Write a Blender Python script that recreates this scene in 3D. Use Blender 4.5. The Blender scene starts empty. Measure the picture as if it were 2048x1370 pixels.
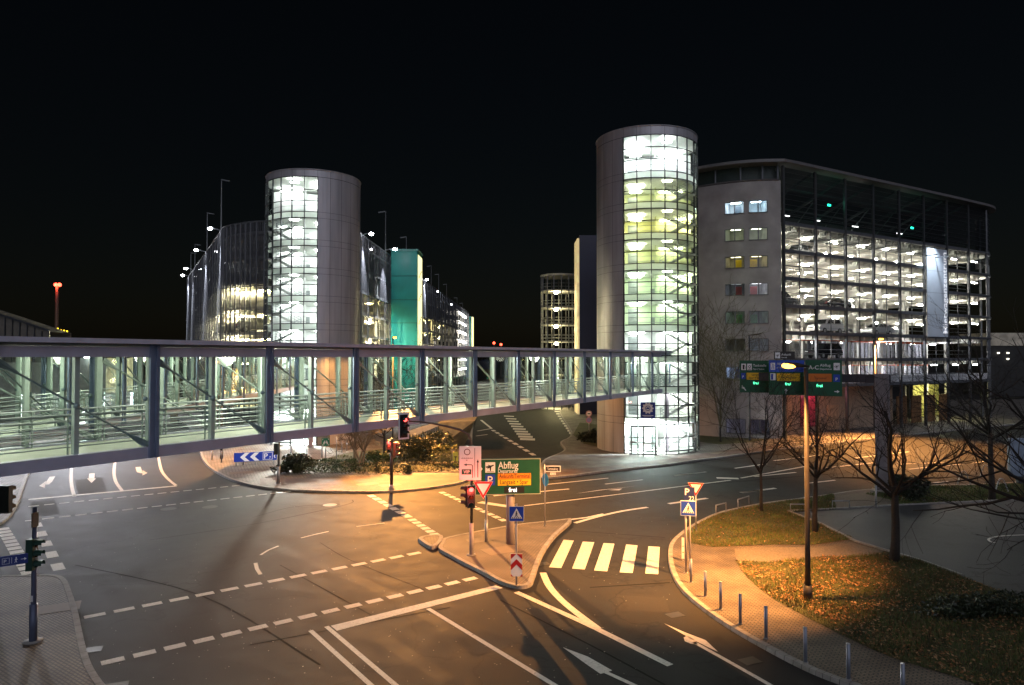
import bpy, math, random
from mathutils import Vector, Matrix
from mathutils.geometry import tessellate_polygon
random.seed(7)
PI = math.pi
C = bpy.context.scene.collection
# ---------------------------------------------------------------- camera model (level street seen from an upper walkway)
FPX, CX, CY = 1365.0, 1024.0, 685.0
PITCH = math.atan(29 / FPX)
CAMH = 8.5
def ray(x, y):
    dx, dz = (x - CX) / FPX, (CY - y) / FPX
    c, s = math.cos(PITCH), math.sin(PITCH)
    return Vector((dx, c - dz * s, s + dz * c))
def G(x, y, z=0.0):
    d = ray(x, y); t = (z - CAMH) / d.z
    return Vector((d.x * t, d.y * t, z))
def AT(x, y, Y):
    d = ray(x, y); t = Y / d.y
    return Vector((d.x * t, Y, CAMH + d.z * t))
def DEP(y): return G(CX, y).y
# ---------------------------------------------------------------- materials
def lin(r, g, b):
    f = lambda c: (c / 255 / 12.92) if c / 255 <= .04045 else ((c / 255 + .055) / 1.055) ** 2.4
    return (f(r), f(g), f(b))
MATS = {}
def M(name, col=(.5, .5, .5), rough=.55, metal=0., emit=0., ecol=None, noise=.12, ns=3., bump=0., bs=40., spec=.5):
    if name in MATS: return MATS[name]
    m = bpy.data.materials.new(name); m.use_nodes = True; MATS[name] = m
    nt = m.node_tree; N = nt.nodes; L = nt.links
    b = N['Principled BSDF']
    b.inputs['Roughness'].default_value = rough; b.inputs['Metallic'].default_value = metal
    b.inputs['Specular IOR Level'].default_value = spec
    b.inputs['Base Color'].default_value = (*col, 1)
    if emit:
        b.inputs['Emission Color'].default_value = (*(ecol or col), 1); b.inputs['Emission Strength'].default_value = emit
    if noise:
        g = N.new('ShaderNodeNewGeometry'); t = N.new('ShaderNodeTexNoise'); t.inputs['Scale'].default_value = ns; t.inputs['Detail'].default_value = 5
        L.new(g.outputs['Position'], t.inputs['Vector'])
        r = N.new('ShaderNodeMapRange'); r.inputs['From Min'].default_value = .3; r.inputs['From Max'].default_value = .7
        r.inputs['To Min'].default_value = 1 - noise; r.inputs['To Max'].default_value = 1 + noise
        L.new(t.outputs['Fac'], r.inputs['Value'])
        mx = N.new('ShaderNodeMix'); mx.data_type = 'RGBA'; mx.blend_type = 'MULTIPLY'; mx.inputs[0].default_value = 1
        mx.inputs[6].default_value = (*col, 1); L.new(r.outputs[0], mx.inputs[7]); L.new(mx.outputs[2], b.inputs['Base Color'])
        rr = N.new('ShaderNodeMapRange'); rr.inputs['To Min'].default_value = max(.02, rough - .1); rr.inputs['To Max'].default_value = min(1, rough + .1)
        L.new(t.outputs['Fac'], rr.inputs['Value']); L.new(rr.outputs[0], b.inputs['Roughness'])
    if bump:
        g2 = N.new('ShaderNodeNewGeometry'); t2 = N.new('ShaderNodeTexNoise'); t2.inputs['Scale'].default_value = bs
        L.new(g2.outputs['Position'], t2.inputs['Vector'])
        bp = N.new('ShaderNodeBump'); bp.inputs['Strength'].default_value = bump; bp.inputs['Distance'].default_value = .02
        L.new(t2.outputs['Fac'], bp.inputs['Height']); L.new(bp.outputs[0], b.inputs['Normal'])
    return m
def glass(name, tint=(.9, .95, .93), refl=.10, body=0., bcol=(.5, .5, .5)):
    if name in MATS: return MATS[name]
    m = bpy.data.materials.new(name); m.use_nodes = True; MATS[name] = m
    nt = m.node_tree; N = nt.nodes; L = nt.links; N.remove(N['Principled BSDF'])
    tr = N.new('ShaderNodeBsdfTransparent'); tr.inputs[0].default_value = (*tint, 1)
    gl = N.new('ShaderNodeBsdfGlossy'); gl.inputs['Roughness'].default_value = .03; gl.inputs[0].default_value = (.9, .9, .9, 1)
    lw = N.new('ShaderNodeLayerWeight'); lw.inputs[0].default_value = .25
    mp = N.new('ShaderNodeMapRange'); mp.inputs['To Min'].default_value = refl * .5; mp.inputs['To Max'].default_value = min(1, refl * 4)
    L.new(lw.outputs['Fresnel'], mp.inputs['Value'])
    mx = N.new('ShaderNodeMixShader'); L.new(mp.outputs[0], mx.inputs[0]); L.new(tr.outputs[0], mx.inputs[1]); L.new(gl.outputs[0], mx.inputs[2])
    out = mx
    if body:
        df = N.new('ShaderNodeBsdfDiffuse'); df.inputs[0].default_value = (*bcol, 1)
        m2 = N.new('ShaderNodeMixShader'); m2.inputs[0].default_value = body
        L.new(mx.outputs[0], m2.inputs[1]); L.new(df.outputs[0], m2.inputs[2]); out = m2
    L.new(out.outputs[0], N['Material Output'].inputs[0])
    return m
def asphalt(name, col, scale=1.0, warm=(1, 1, 1), rough=.6):
    m = bpy.data.materials.new(name); m.use_nodes = True; MATS[name] = m
    nt = m.node_tree; N = nt.nodes; L = nt.links; b = N['Principled BSDF']
    g = N.new('ShaderNodeNewGeometry')
    def noise(s, d=6, dist=0):
        t = N.new('ShaderNodeTexNoise'); t.inputs['Scale'].default_value = s; t.inputs['Detail'].default_value = d; t.inputs['Distortion'].default_value = dist
        L.new(g.outputs['Position'], t.inputs['Vector']); return t
    big, mid, fine = noise(.11 * scale, 4, .6), noise(1.2 * scale, 8, .4), noise(38 * scale, 2)
    def mr(t, a, c, f0=.3, f1=.7):
        r = N.new('ShaderNodeMapRange'); r.inputs['From Min'].default_value = f0; r.inputs['From Max'].default_value = f1
        r.inputs['To Min'].default_value = a; r.inputs['To Max'].default_value = c; L.new(t, r.inputs['Value']); return r.outputs[0]
    def mul(a, c):
        x = N.new('ShaderNodeMath'); x.operation = 'MULTIPLY'; L.new(a, x.inputs[0]); L.new(c, x.inputs[1]); return x.outputs[0]
    v = mul(mul(mr(big.outputs['Fac'], .84, 1.16), mr(mid.outputs['Fac'], .90, 1.10)), mr(fine.outputs['Fac'], .62, 1.38))
    # wandering sealed cracks
    vo = N.new('ShaderNodeTexVoronoi'); vo.feature = 'DISTANCE_TO_EDGE'; vo.inputs['Scale'].default_value = .16 * scale
    ad = N.new('ShaderNodeMix'); ad.data_type = 'RGBA'; ad.inputs[0].default_value = .12; L.new(g.outputs['Position'], ad.inputs[6])
    wr = noise(.6, 4); sc = N.new('ShaderNodeVectorMath'); sc.operation = 'SCALE'; sc.inputs[3].default_value = 24
    L.new(wr.outputs['Color'], sc.inputs[0]); L.new(sc.outputs[0], ad.inputs[7]); L.new(ad.outputs[2], vo.inputs['Vector'])
    v = mul(v, mr(vo.outputs['Distance'], .62, 1., .0, .012))
    # polished wheel streaks / oil spots
    sp = noise(.9, 2); v = mul(v, mr(sp.outputs['Fac'], 1., .7, .62, .75))
    mx = N.new('ShaderNodeMix'); mx.data_type = 'RGBA'; mx.blend_type = 'MULTIPLY'; mx.inputs[0].default_value = 1
    mx.inputs[6].default_value = (*[c * w for c, w in zip(col, warm)], 1); L.new(v, mx.inputs[7]); L.new(mx.outputs[2], b.inputs['Base Color'])
    L.new(mr(mid.outputs['Fac'], rough - .05, rough + .05), b.inputs['Roughness'])
    b.inputs['Specular IOR Level'].default_value = .16
    bp = N.new('ShaderNodeBump'); bp.inputs['Strength'].default_value = .5; bp.inputs['Distance'].default_value = .01
    L.new(fine.outputs['Fac'], bp.inputs['Height']); L.new(bp.outputs[0], b.inputs['Normal'])
    return m
def brick(name, c1, c2, mortar, rot=0., scale=5., rough=.75):
    m = bpy.data.materials.new(name); m.use_nodes = True; MATS[name] = m
    nt = m.node_tree; N = nt.nodes; L = nt.links; b = N['Principled BSDF']; b.inputs['Roughness'].default_value = rough
    g = N.new('ShaderNodeNewGeometry'); mp = N.new('ShaderNodeMapping'); mp.inputs['Rotation'].default_value = (0, 0, rot)
    L.new(g.outputs['Position'], mp.inputs[0])
    t = N.new('ShaderNodeTexBrick'); t.inputs['Scale'].default_value = scale; t.inputs['Color1'].default_value = (*c1, 1); t.inputs['Color2'].default_value = (*c2, 1)
    t.inputs['Mortar'].default_value = (*mortar, 1); t.inputs['Mortar Size'].default_value = .05; t.inputs['Bias'].default_value = .1
    L.new(mp.outputs[0], t.inputs[0])
    n = N.new('ShaderNodeTexNoise'); n.inputs['Scale'].default_value = .7; n.inputs['Detail'].default_value = 8; L.new(g.outputs['Position'], n.inputs['Vector'])
    r = N.new('ShaderNodeMapRange'); r.inputs['From Min'].default_value = .3; r.inputs['From Max'].default_value = .7; r.inputs['To Min'].default_value = .55; r.inputs['To Max'].default_value = 1.4
    L.new(n.outputs['Fac'], r.inputs['Value'])
    mx = N.new('ShaderNodeMix'); mx.data_type = 'RGBA'; mx.blend_type = 'MULTIPLY'; mx.inputs[0].default_value = 1
    L.new(t.outputs['Color'], mx.inputs[6]); L.new(r.outputs[0], mx.inputs[7]); L.new(mx.outputs[2], b.inputs['Base Color'])
    bp = N.new('ShaderNodeBump'); bp.inputs['Strength'].default_value = .6; bp.inputs['Distance'].default_value = .015; bp.invert = True
    L.new(t.outputs['Fac'], bp.inputs['Height']); L.new(bp.outputs[0], b.inputs['Normal'])
    return m
# ---------------------------------------------------------------- mesh builder
FONT = {}
def text_data(s):
    if s not in FONT:
        cu = bpy.data.curves.new('t', 'FONT'); cu.body = s; cu.size = 1; cu.resolution_u = 3; cu.offset = .007
        o = bpy.data.objects.new('t', cu); C.objects.link(o); bpy.context.view_layer.update()
        me = bpy.data.meshes.new_from_object(o.evaluated_get(bpy.context.evaluated_depsgraph_get()))
        vs = [tuple(v.co) for v in me.vertices]; fs = [tuple(p.vertices) for p in me.polygons]
        bpy.data.objects.remove(o); bpy.data.curves.remove(cu); bpy.data.meshes.remove(me)
        FONT[s] = (vs, fs)
    return FONT[s]
class MB:
    def __init__(s): s.v = []; s.f = []
    def add(s, vs, fs):
        n = len(s.v); s.v += [tuple(v) for v in vs]; s.f += [tuple(i + n for i in f) for f in fs]; return s
    def face(s, pts): return s.add(pts, [tuple(range(len(pts)))])
    def box(s, x0, x1, y0, y1, z0, z1, T=None):
        vs = [Vector((x, y, z)) for z in (z0, z1) for y in (y0, y1) for x in (x0, x1)]
        if T: vs = [T @ v for v in vs]
        return s.add(vs, [(0, 2, 3, 1), (4, 5, 7, 6), (0, 1, 5, 4), (2, 6, 7, 3), (0, 4, 6, 2), (1, 3, 7, 5)])
    def beam(s, p, q, w, h, up=(0, 0, 1)):
        p, q = Vector(p), Vector(q); d = (q - p).normalized(); up = Vector(up)
        if abs(d.dot(up)) > .99: up = Vector((1, 0, 0))
        a = d.cross(up).normalized() * w / 2; b = a.cross(d).normalized() * h / 2
        vs = [e + i * a + j * b for e in (p, q) for i, j in ((-1, -1), (1, -1), (1, 1), (-1, 1))]
        return s.add(vs, [(0, 1, 2, 3), (7, 6, 5, 4), (0, 4, 5, 1), (1, 5, 6, 2), (2, 6, 7, 3), (3, 7, 4, 0)])
    def tube(s, p, q, r, r2=None, n=8, caps=True): return s.path([p, q], [r, r if r2 is None else r2], n, caps)
    def path(s, pts, rs, n=6, caps=True):
        pts = [Vector(p) for p in pts]; k = len(pts)
        if not hasattr(rs, '__len__'): rs = [rs] * k
        d0 = (pts[1] - pts[0]).normalized(); ref = Vector((0, 0, 1)) if abs(d0.z) < .9 else Vector((1, 0, 0))
        a = d0.cross(ref).normalized(); vs = []
        for i in range(k):
            d = (pts[min(i + 1, k - 1)] - pts[max(i - 1, 0)]).normalized()
            a = (a - d * a.dot(d)); a = a.normalized() if a.length > 1e-6 else d.orthogonal().normalized()
            b = d.cross(a)
            vs += [pts[i] + (a * math.cos(2 * PI * j / n) + b * math.sin(2 * PI * j / n)) * rs[i] for j in range(n)]
        fs = [(i * n + j, i * n + (j + 1) % n, (i + 1) * n + (j + 1) % n, (i + 1) * n + j) for i in range(k - 1) for j in range(n)]
        if caps: fs += [tuple(range(n - 1, -1, -1)), tuple((k - 1) * n + j for j in range(n))]
        return s.add(vs, fs)
    def poly(s, pts, z=None):
        P = [Vector((p[0], p[1], p[2] if z is None else z)) for p in pts]
        return s.add(P, [tuple(t) for t in tessellate_polygon([P])])
    def prism(s, pts, z0, z1):
        n = len(pts); lo = [(p[0], p[1], z0) for p in pts]; hi = [(p[0], p[1], z1) for p in pts]
        tri = tessellate_polygon([[Vector(p) for p in hi]])
        return s.add(lo + hi, [tuple(t[::-1]) for t in tri] + [tuple(i + n for i in t) for t in tri] + [(i, (i + 1) % n, n + (i + 1) % n, n + i) for i in range(n)])
    def ball(s, c, r, n=8, m=6, sx=1, sy=1, sz=1):
        c = Vector(c); vs = []
        for i in range(m + 1):
            t = PI * i / m
            for j in range(n):
                p = 2 * PI * j / n; vs.append(c + Vector((sx * r * math.sin(t) * math.cos(p), sy * r * math.sin(t) * math.sin(p), sz * r * math.cos(t))))
        return s.add(vs, [(i * n + j, (i + 1) * n + j, (i + 1) * n + (j + 1) % n, i * n + (j + 1) % n) for i in range(m) for j in range(n)])
    # flat marks on a board facing -y
    def rect(s, x0, z0, x1, z1, y): return s.face([(x0, y, z0), (x1, y, z0), (x1, y, z1), (x0, y, z1)])
    def flat(s, pts, y):
        P = [Vector((p[0], y, p[1])) for p in pts]; return s.add(P, [tuple(t) for t in tessellate_polygon([P])])
    def line(s, pts, w, y):
        for (a, b), (c, d) in zip(pts, pts[1:]):
            l = math.hypot(c - a, d - b) or 1; nx, nz = -(d - b) / l * w / 2, (c - a) / l * w / 2
            s.face([(a - nx, y, b - nz), (c - nx, y, d - nz), (c + nx, y, d + nz), (a + nx, y, b + nz)])
        return s
    def ring(s, cx, cz, r0, r1, y, n=28):
        vs = [(cx + r * math.cos(2 * PI * i / n), y, cz + r * math.sin(2 * PI * i / n)) for r in (r0, r1) for i in range(n)]
        return s.add(vs, [(i, (i + 1) % n, n + (i + 1) % n, n + i) for i in range(n)])
    def disc(s, cx, cz, r, y, n=24): return s.face([(cx + r * math.cos(2 * PI * i / n), y, cz + r * math.sin(2 * PI * i / n)) for i in range(n)])
    def text(s, t, x, z, size, y, align='L', maxw=None, T=None):
        vs, fs = text_data(t); x0 = min(v[0] for v in vs); x1 = max(v[0] for v in vs); w = (x1 - x0) * size
        sx = size * (min(1, maxw / w) if maxw else 1); w = (x1 - x0) * sx
        off = {'L': 0, 'C': -w / 2, 'R': -w}[align]
        P = [Vector((x + off + (v[0] - x0) * sx, y, z + v[1] * size)) for v in vs]
        if T: P = [T @ p for p in P]
        return s.add(P, fs)
    def arrow(s, pts, w, y, hw=None, hl=None):
        hw = hw or w * 3; hl = hl or w * 3; (a, b), (c, d) = pts[-2:]; l = math.hypot(c - a, d - b); ux, uz = (c - a) / l, (d - b) / l
        s.line(pts[:-1] + [(c - ux * hl * .8, d - uz * hl * .8)], w, y)
        return s.face([(c, y, d), (c - ux * hl - uz * hw / 2, y, d - uz * hl + ux * hw / 2), (c - ux * hl + uz * hw / 2, y, d - uz * hl - ux * hw / 2)])
    def build(s, name, mat, parent=None, smooth=False, world=True, bevel=0):
        me = bpy.data.meshes.new(name); me.from_pydata(s.v, [], s.f); me.materials.append(mat)
        if smooth: me.polygons.foreach_set('use_smooth', [True] * len(me.polygons))
        me.update()
        o = bpy.data.objects.new(name, me); C.objects.link(o)
        if parent:
            o.parent = parent
            if world:
                p = parent; off = Vector()
                while p: off -= p.location; p = p.parent
                o.location = off
        if bevel:
            b = o.modifiers.new('bevel', 'BEVEL'); b.width = bevel; b.segments = 2; b.limit_method = 'ANGLE'
        return o
def tag(o, label=None, cat=None, group=None, kind=None):
    for k, v in (('label', label), ('category', cat), ('group', group), ('kind', kind)):
        if v: o[k] = v
    return o
def thing(name, loc, label, cat, group=None, rz=0):
    o = bpy.data.objects.new(name, None); C.objects.link(o); o.location = loc; o.rotation_euler = (0, 0, rz); o.empty_display_size = .3
    return tag(o, label, cat, group)
def kids(o): return [c for c in C.objects if c.parent == o]
def dup(root, loc, rz=0, label=None, group=None, scale=None):
    r = root.copy(); C.objects.link(r); r.location = loc; r.rotation_euler = (0, 0, rz)
    if scale: r.scale = (scale, scale, scale)
    if label: r['label'] = label
    if group: r['group'] = group
    for ch in list(root.children):
        c = ch.copy(); C.objects.link(c); c.parent = r
        for g in list(ch.children):
            d = g.copy(); C.objects.link(d); d.parent = c
    return r
def light(name, kind, loc, power, col, parent=None, size=.15, spot=None, aim=None, blend=.5, sy=None):
    l = bpy.data.lights.new(name, kind); l.energy = power; l.color = col
    if kind in ('POINT', 'SPOT'): l.shadow_soft_size = size
    if kind == 'SPOT': l.spot_size = math.radians(spot or 120); l.spot_blend = blend
    if kind == 'AREA':
        l.size = size
        if sy: l.shape = 'RECTANGLE'; l.size_y = sy
    o = bpy.data.objects.new(name, l); C.objects.link(o); o.location = loc
    if aim is not None: o.rotation_euler = (Vector(aim) - Vector(loc)).to_track_quat('-Z', 'Y').to_euler()
    if parent:
        o.parent = parent; o.location = Vector(loc) - parent.location
    return o
def curve(pts, n=6, closed=False):
    P = [Vector(p) for p in pts]; out = []; k = len(P)
    for i in range(k if closed else k - 1):
        a, b, c, d = (P[(i - 1) % k], P[i], P[(i + 1) % k], P[(i + 2) % k]) if closed else (P[max(i - 1, 0)], P[i], P[i + 1], P[min(i + 2, k - 1)])
        for j in range(n):
            t = j / n
            out.append(.5 * (2 * b + (c - a) * t + (2 * a - 5 * b + 4 * c - d) * t * t + (3 * b - a - 3 * c + d) * t ** 3))
    if not closed: out.append(P[-1])
    return out
def gp(pts, ox=0, oy=0, sc=1.): return [G(ox + x / sc, oy + y / sc) for x, y in pts]
def inside(p, poly):
    r = False; n = len(poly)
    for i in range(n):
        a, b = poly[i], poly[i - 1]
        if (a[1] > p[1]) != (b[1] > p[1]) and p[0] < (b[0] - a[0]) * (p[1] - a[1]) / (b[1] - a[1]) + a[0]: r = not r
    return r
# ---------------------------------------------------------------- scene, camera, sky
sc = bpy.context.scene
cam = bpy.data.cameras.new('camera'); cam.sensor_width = 36; cam.lens = 36 * FPX / 2048; cam.clip_end = 3000; cam.clip_start = .1
co = bpy.data.objects.new('camera', cam); C.objects.link(co); co.location = (0, 0, CAMH); co.rotation_euler = (PI / 2 + PITCH, 0, 0); sc.camera = co
w = bpy.data.worlds.new('World'); sc.world = w; w.use_nodes = True
nt = w.node_tree; sky = nt.nodes.new('ShaderNodeTexSky'); sky.sky_type = 'NISHITA'; sky.sun_disc = False
sky.sun_elevation = math.radians(38); sky.sun_rotation = math.radians(205); sky.air_density = 1.5
bg = nt.nodes['Background']; nt.links.new(sky.outputs[0], bg.inputs[0]); bg.inputs[1].default_value = .00034
sun = light('night_glow', 'SUN', (0, -40, 60), .42, (.84, .86, 1.0))
sun.data.angle = math.radians(70); sun.rotation_euler = Vector((-.22, .80, -.50)).to_track_quat('-Z', 'Y').to_euler()
sc.view_settings.view_transform = 'Standard'; sc.view_settings.look = 'None'; sc.view_settings.exposure = 1.0; sc.view_settings.gamma = 1
cy = sc.cycles
cy.max_bounces = 7; cy.diffuse_bounces = 3; cy.glossy_bounces = 3; cy.transmission_bounces = 4; cy.transparent_max_bounces = 32
cy.caustics_reflective = False; cy.caustics_refractive = False; cy.sample_clamp_indirect = 4; cy.use_denoising = True
cy.use_adaptive_sampling = True; cy.adaptive_threshold = .015
try: cy.denoiser = 'OPENIMAGEDENOISE'
except Exception: pass
# palette
def worn_paint():
    m = M('road_paint', (.66, .64, .60), .7, noise=.22, ns=7); nt = m.node_tree; N = nt.nodes; L = nt.links; b = N['Principled BSDF']; b.inputs['Specular IOR Level'].default_value = .2
    src = b.inputs['Base Color'].links[0].from_socket; g = N.new('ShaderNodeNewGeometry'); t = N.new('ShaderNodeTexNoise'); t.inputs['Scale'].default_value = 7; t.inputs['Detail'].default_value = 9; t.inputs['Roughness'].default_value = .72
    L.new(g.outputs['Position'], t.inputs['Vector']); r = N.new('ShaderNodeMapRange'); r.inputs['From Min'].default_value = .55; r.inputs['From Max'].default_value = .66; r.inputs['To Max'].default_value = .8; L.new(t.outputs['Fac'], r.inputs['Value'])
    x = N.new('ShaderNodeMix'); x.data_type = 'RGBA'; x.inputs[7].default_value = (.10, .09, .085, 1); L.new(r.outputs[0], x.inputs[0]); L.new(src, x.inputs[6]); L.new(x.outputs[2], b.inputs['Base Color']); return m
white_paint = worn_paint()
kerbm = M('kerb_stone', (.26, .25, .24), .8, noise=.25, ns=4)
steel = M('galvanised_steel', (.36, .37, .40), .45, .6, noise=.15, ns=8)
darksteel = M('dark_steel', (.05, .055, .065), .45, .4)
blackp = M('black_plastic', (.012, .013, .013), .5)
signwhite = M('sign_white', (.78, .78, .80), .45, noise=.05)
signgreen = M('sign_green', (.004, .075, .034), .45, noise=.08)
signblue = M('sign_blue', (.012, .05, .42), .45, noise=.05)
signred = M('sign_red', (.45, .012, .012), .45, noise=.05)
signyellow = M('sign_yellow', (.80, .46, .01), .45, noise=.05)
signorange = M('sign_orange', (.78, .25, .01), .45, noise=.05)
signblack = M('sign_black', (.01, .01, .01), .5, noise=0)
SODIUM = (1., .41, .10)
# ================================================================ GROUND, ROADS, PAVEMENTS
tag(MB().poly([(-900, -60), (900, -60), (900, 1500), (-900, 1500)], -.03).build('ground', asphalt('ground_soil', (.035, .034, .03))), kind='structure')
road_m = asphalt('asphalt', (.027, .0265, .0275), rough=.75)
road = tag(MB().poly([(-75, 6), (110, 6), (150, 140), (60, 260), (-40, 260), (-110, 150)], 0).build('road', road_m), kind='structure')
def mark(name, polys, mat=white_paint, z=.004):
    mb = MB()
    for p in polys: mb.poly([(q[0], q[1]) for q in p], z)
    return mb.build(name, mat, road)
def ribbon(pts, w, z=0):
    out = []; n = len(pts); P = [Vector((p[0], p[1], 0)) for p in pts]
    L_, R_ = [], []
    for i in range(n):
        d = (P[min(i + 1, n - 1)] - P[max(i - 1, 0)]).normalized(); nn = Vector((-d.y, d.x, 0)) * w / 2
        L_.append(P[i] + nn); R_.append(P[i] - nn)
    return [[L_[i], L_[i + 1], R_[i + 1], R_[i]] for i in range(n - 1)]
def dashes(a, b, n, frac, w):
    a, b = Vector(a), Vector(b); out = []
    for i in range(n):
        p = a.lerp(b, i / n); q = a.lerp(b, (i + frac) / n); out += ribbon([p, q], w)
    return out
gl = lambda *p: [G(x, y) for x, y in p]
mark('dashed_line', dashes(G(168, 1235), G(850, 1103), 15, .72, .30))
mark('dashed_line', dashes(G(202, 1327), G(962, 1153), 16, .72, .32))
mark('dashed_line', dashes(G(57, 1013), G(487, 970), 16, .68, .16))
mark('dashed_line', dashes(G(50, 1042), G(588, 982), 19, .72, .18))
mark('block_dashes', dashes(G(740, 990), G(822, 1037), 7, .72, .42) + dashes(G(822, 1038), G(876, 1073), 6, .72, .42))
mark('block_dashes', dashes(G(882, 984), G(1014, 1044), 12, .7, .36))
mark('block_dashes', dashes(G(72, 1046), G(126, 1154), 5, .5, .42))
mark('block_dashes', dashes(G(5, 1056), G(66, 1160), 14, .75, .5))
mark('block_dashes', dashes(G(985, 860), G(1074, 914), 9, .6, .42))
mark('stop_line', [gp([(540, 975), (1640, 705), (1690, 722), (580, 1008)], 500, 960, 3.342)])
mark('stop_line', ribbon(gl((57, 999), (353, 972)), .36))
mark('lane_line', ribbon(gl((621, 1261), (737, 1366), (800, 1424)), .15))
mark('lane_line', ribbon(gl((653, 1253), (786, 1366), (850, 1420)), .15))
mark('lane_line', ribbon(gl((856, 1217), (1110, 1371), (1200, 1424)), .16))
mark('lane_line', ribbon(curve(gl((143, 930), (142, 955), (144, 975), (149, 993)), 4), .20))
mark('lane_line', ribbon(curve(gl((232, 915), (228, 940), (231, 962), (244, 981)), 4), .20))
mark('lane_line', ribbon(curve(gl((316, 908), (322, 938), (334, 956), (352, 971)), 4), .20))
mark('lane_line', ribbon(gl((602, 1076), (630, 1069), (657, 1063)), .10)); mark('lane_line', ribbon(gl((713, 1053), (769, 1046)), .10))
mark('lane_line', ribbon(gl((521, 1110), (537, 1100), (557, 1092)), .11)); mark('lane_line', ribbon(gl((511, 1126), (514, 1138), (521, 1149)), .15))
z4 = lambda pts: gp(pts, 1000, 940, 3.186)
mark('zebra_crossing', [z4(p) for p in ([(405, 445), (470, 450), (390, 625), (313, 620)], [(527, 457), (601, 460), (540, 634), (460, 628)], [(660, 466), (729, 470), (683, 646), (600, 640)], [(804, 475), (876, 481), (845, 657), (763, 652)], [(946, 487), (1018, 491), (1008, 664), (926, 660)])])
mark('lane_line', ribbon(curve(z4([(104, 778), (330, 880), (560, 985), (800, 1103), (1085, 1245)]), 3), .24))
mark('lane_line', ribbon(curve(z4([(274, 655), (310, 735), (370, 808), (440, 872), (540, 950), (625, 1012)]), 4), .26), z=.006)
mark('direction_arrow', [z4([(400, 1130), (560, 1190), (715, 1278), (680, 1290), (640, 1300), (560, 1245)])] + ribbon(z4([(672, 1288), (800, 1346), (900, 1392)]), .14))
mark('direction_arrow', [z4([(1045, 978), (1190, 1040), (1310, 1085), (1390, 1160), (1330, 1132), (1210, 1072)]), z4([(1170, 1068), (1190, 1058), (1230, 1075), (1262, 1112), (1215, 1108), (1178, 1092)])] + ribbon(z4([(1235, 1098), (1420, 1200), (1650, 1330), (1800, 1416)]), .14), z=.0055)
mark('lane_line', ribbon(z4([(300, 92), (690, 52)]), .16)); mark('lane_line', ribbon(z4([(155, 228), (700, 162), (1470, 65)]), .16))
mark('lane_line', ribbon(z4([(670, 90), (910, 62)]), .16)); mark('lane_line', ribbon(z4([(1115, 35), (1315, 12)]), .2))
mark('lane_line', ribbon(z4([(430, 318), (560, 302), (660, 280)]), .20)); mark('lane_line', ribbon(curve(z4([(478, 338), (620, 298), (780, 262), (940, 238)]), 4), .24), z=.006)
mark('lane_line', ribbon(z4([(1075, 215), (1320, 180)]), .28)); mark('lane_line', ribbon(z4([(1535, 143), (1660, 128)]), .25))
mark('direction_arrow', [z4([(485, 150), (630, 128), (880, 101), (700, 122)]), z4([(690, 128), (780, 118), (760, 130)])])
mark('lane_line', ribbon(z4([(-40, 165), (440, 121)]), .2)); mark('lane_line', ribbon(z4([(-130, 205), (50, 232)]), .5))
z5 = lambda pts: gp(pts, 1320, 900, 2.813)
for a in ([(420, 103), (600, 78)], [(455, 158), (830, 90)], [(530, 150), (765, 126)], [(820, 188), (985, 170)], [(80, 143), (260, 123)], [(1350, 80), (1600, 70)], [(640, 60), (900, 30)], [(1100, 45), (1400, 10)], [(1540, 184), (1620, 176)], [(1400, 108), (1850, 62)], [(940, 100), (1200, 72)]):
    mark('lane_line', ribbon(z5(a), .2))
mark('lane_line', ribbon(z5([(455, 240), (650, 215)]), .3)); mark('lane_line', ribbon(z5([(318, 157), (442, 161)]), .55))
# arrows on the three lanes under the bridge
def arr(px, dirs):
    out = [ribbon(gl(*px), .34)]
    return [q for r in out for q in r]
mark('direction_arrow', ribbon(gl((105, 953), (98, 964), (92, 969)), .34) + [gl((78, 972), (92, 962), (89, 976))], z=.005)
mark('direction_arrow', ribbon(gl((184, 947), (183, 958)), .34) + [gl((174, 957), (192, 957), (183, 966))], z=.005)
mark('direction_arrow', ribbon(gl((276, 934), (279, 944), (287, 946)), .34) + [gl((285, 941), (295, 946), (285, 951))], z=.005)
# distant zebra crossings on the service road
def far_zebra(a, b, n, wpx):
    out = []
    for i in range(n):
        t = i / (n - 1); x = a[0] + (b[0] - a[0]) * t; y = a[1] + (b[1] - a[1]) * t; w = wpx[0] + (wpx[1] - wpx[0]) * t
        hh = .9 + 1.1 * t
        out.append(gl((x, y - hh), (x + w, y - hh + 1), (x + w, y + hh + 1), (x, y + hh)))
    return out
mark('zebra_crossing', far_zebra((1008, 832), (1040, 878), 10, (20, 30))); mark('zebra_crossing', far_zebra((1106, 818), (1138, 866), 11, (26, 38)))
mark('lane_line', ribbon(gl((955, 862), (983, 857), (962, 840)), .3)); mark('lane_line', ribbon(gl((952, 872), (975, 869)), .25))
patch = asphalt('asphalt_patch', (.034, .034, .035), rough=.9)
for p in ([(1360, 957), (1478, 957), (1478, 961), (1360, 960)],): pass
mark('asphalt_patch', [gl((60, 1005), (110, 1000), (120, 1028), (62, 1035))], patch, .0025)
mark('asphalt_patch', [gl((400, 912), (470, 905), (500, 935), (440, 940))], patch, .0025)
mark('asphalt_patch', [gl((150, 960), (205, 955), (215, 985), (158, 990))], patch, .0025)
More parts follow.
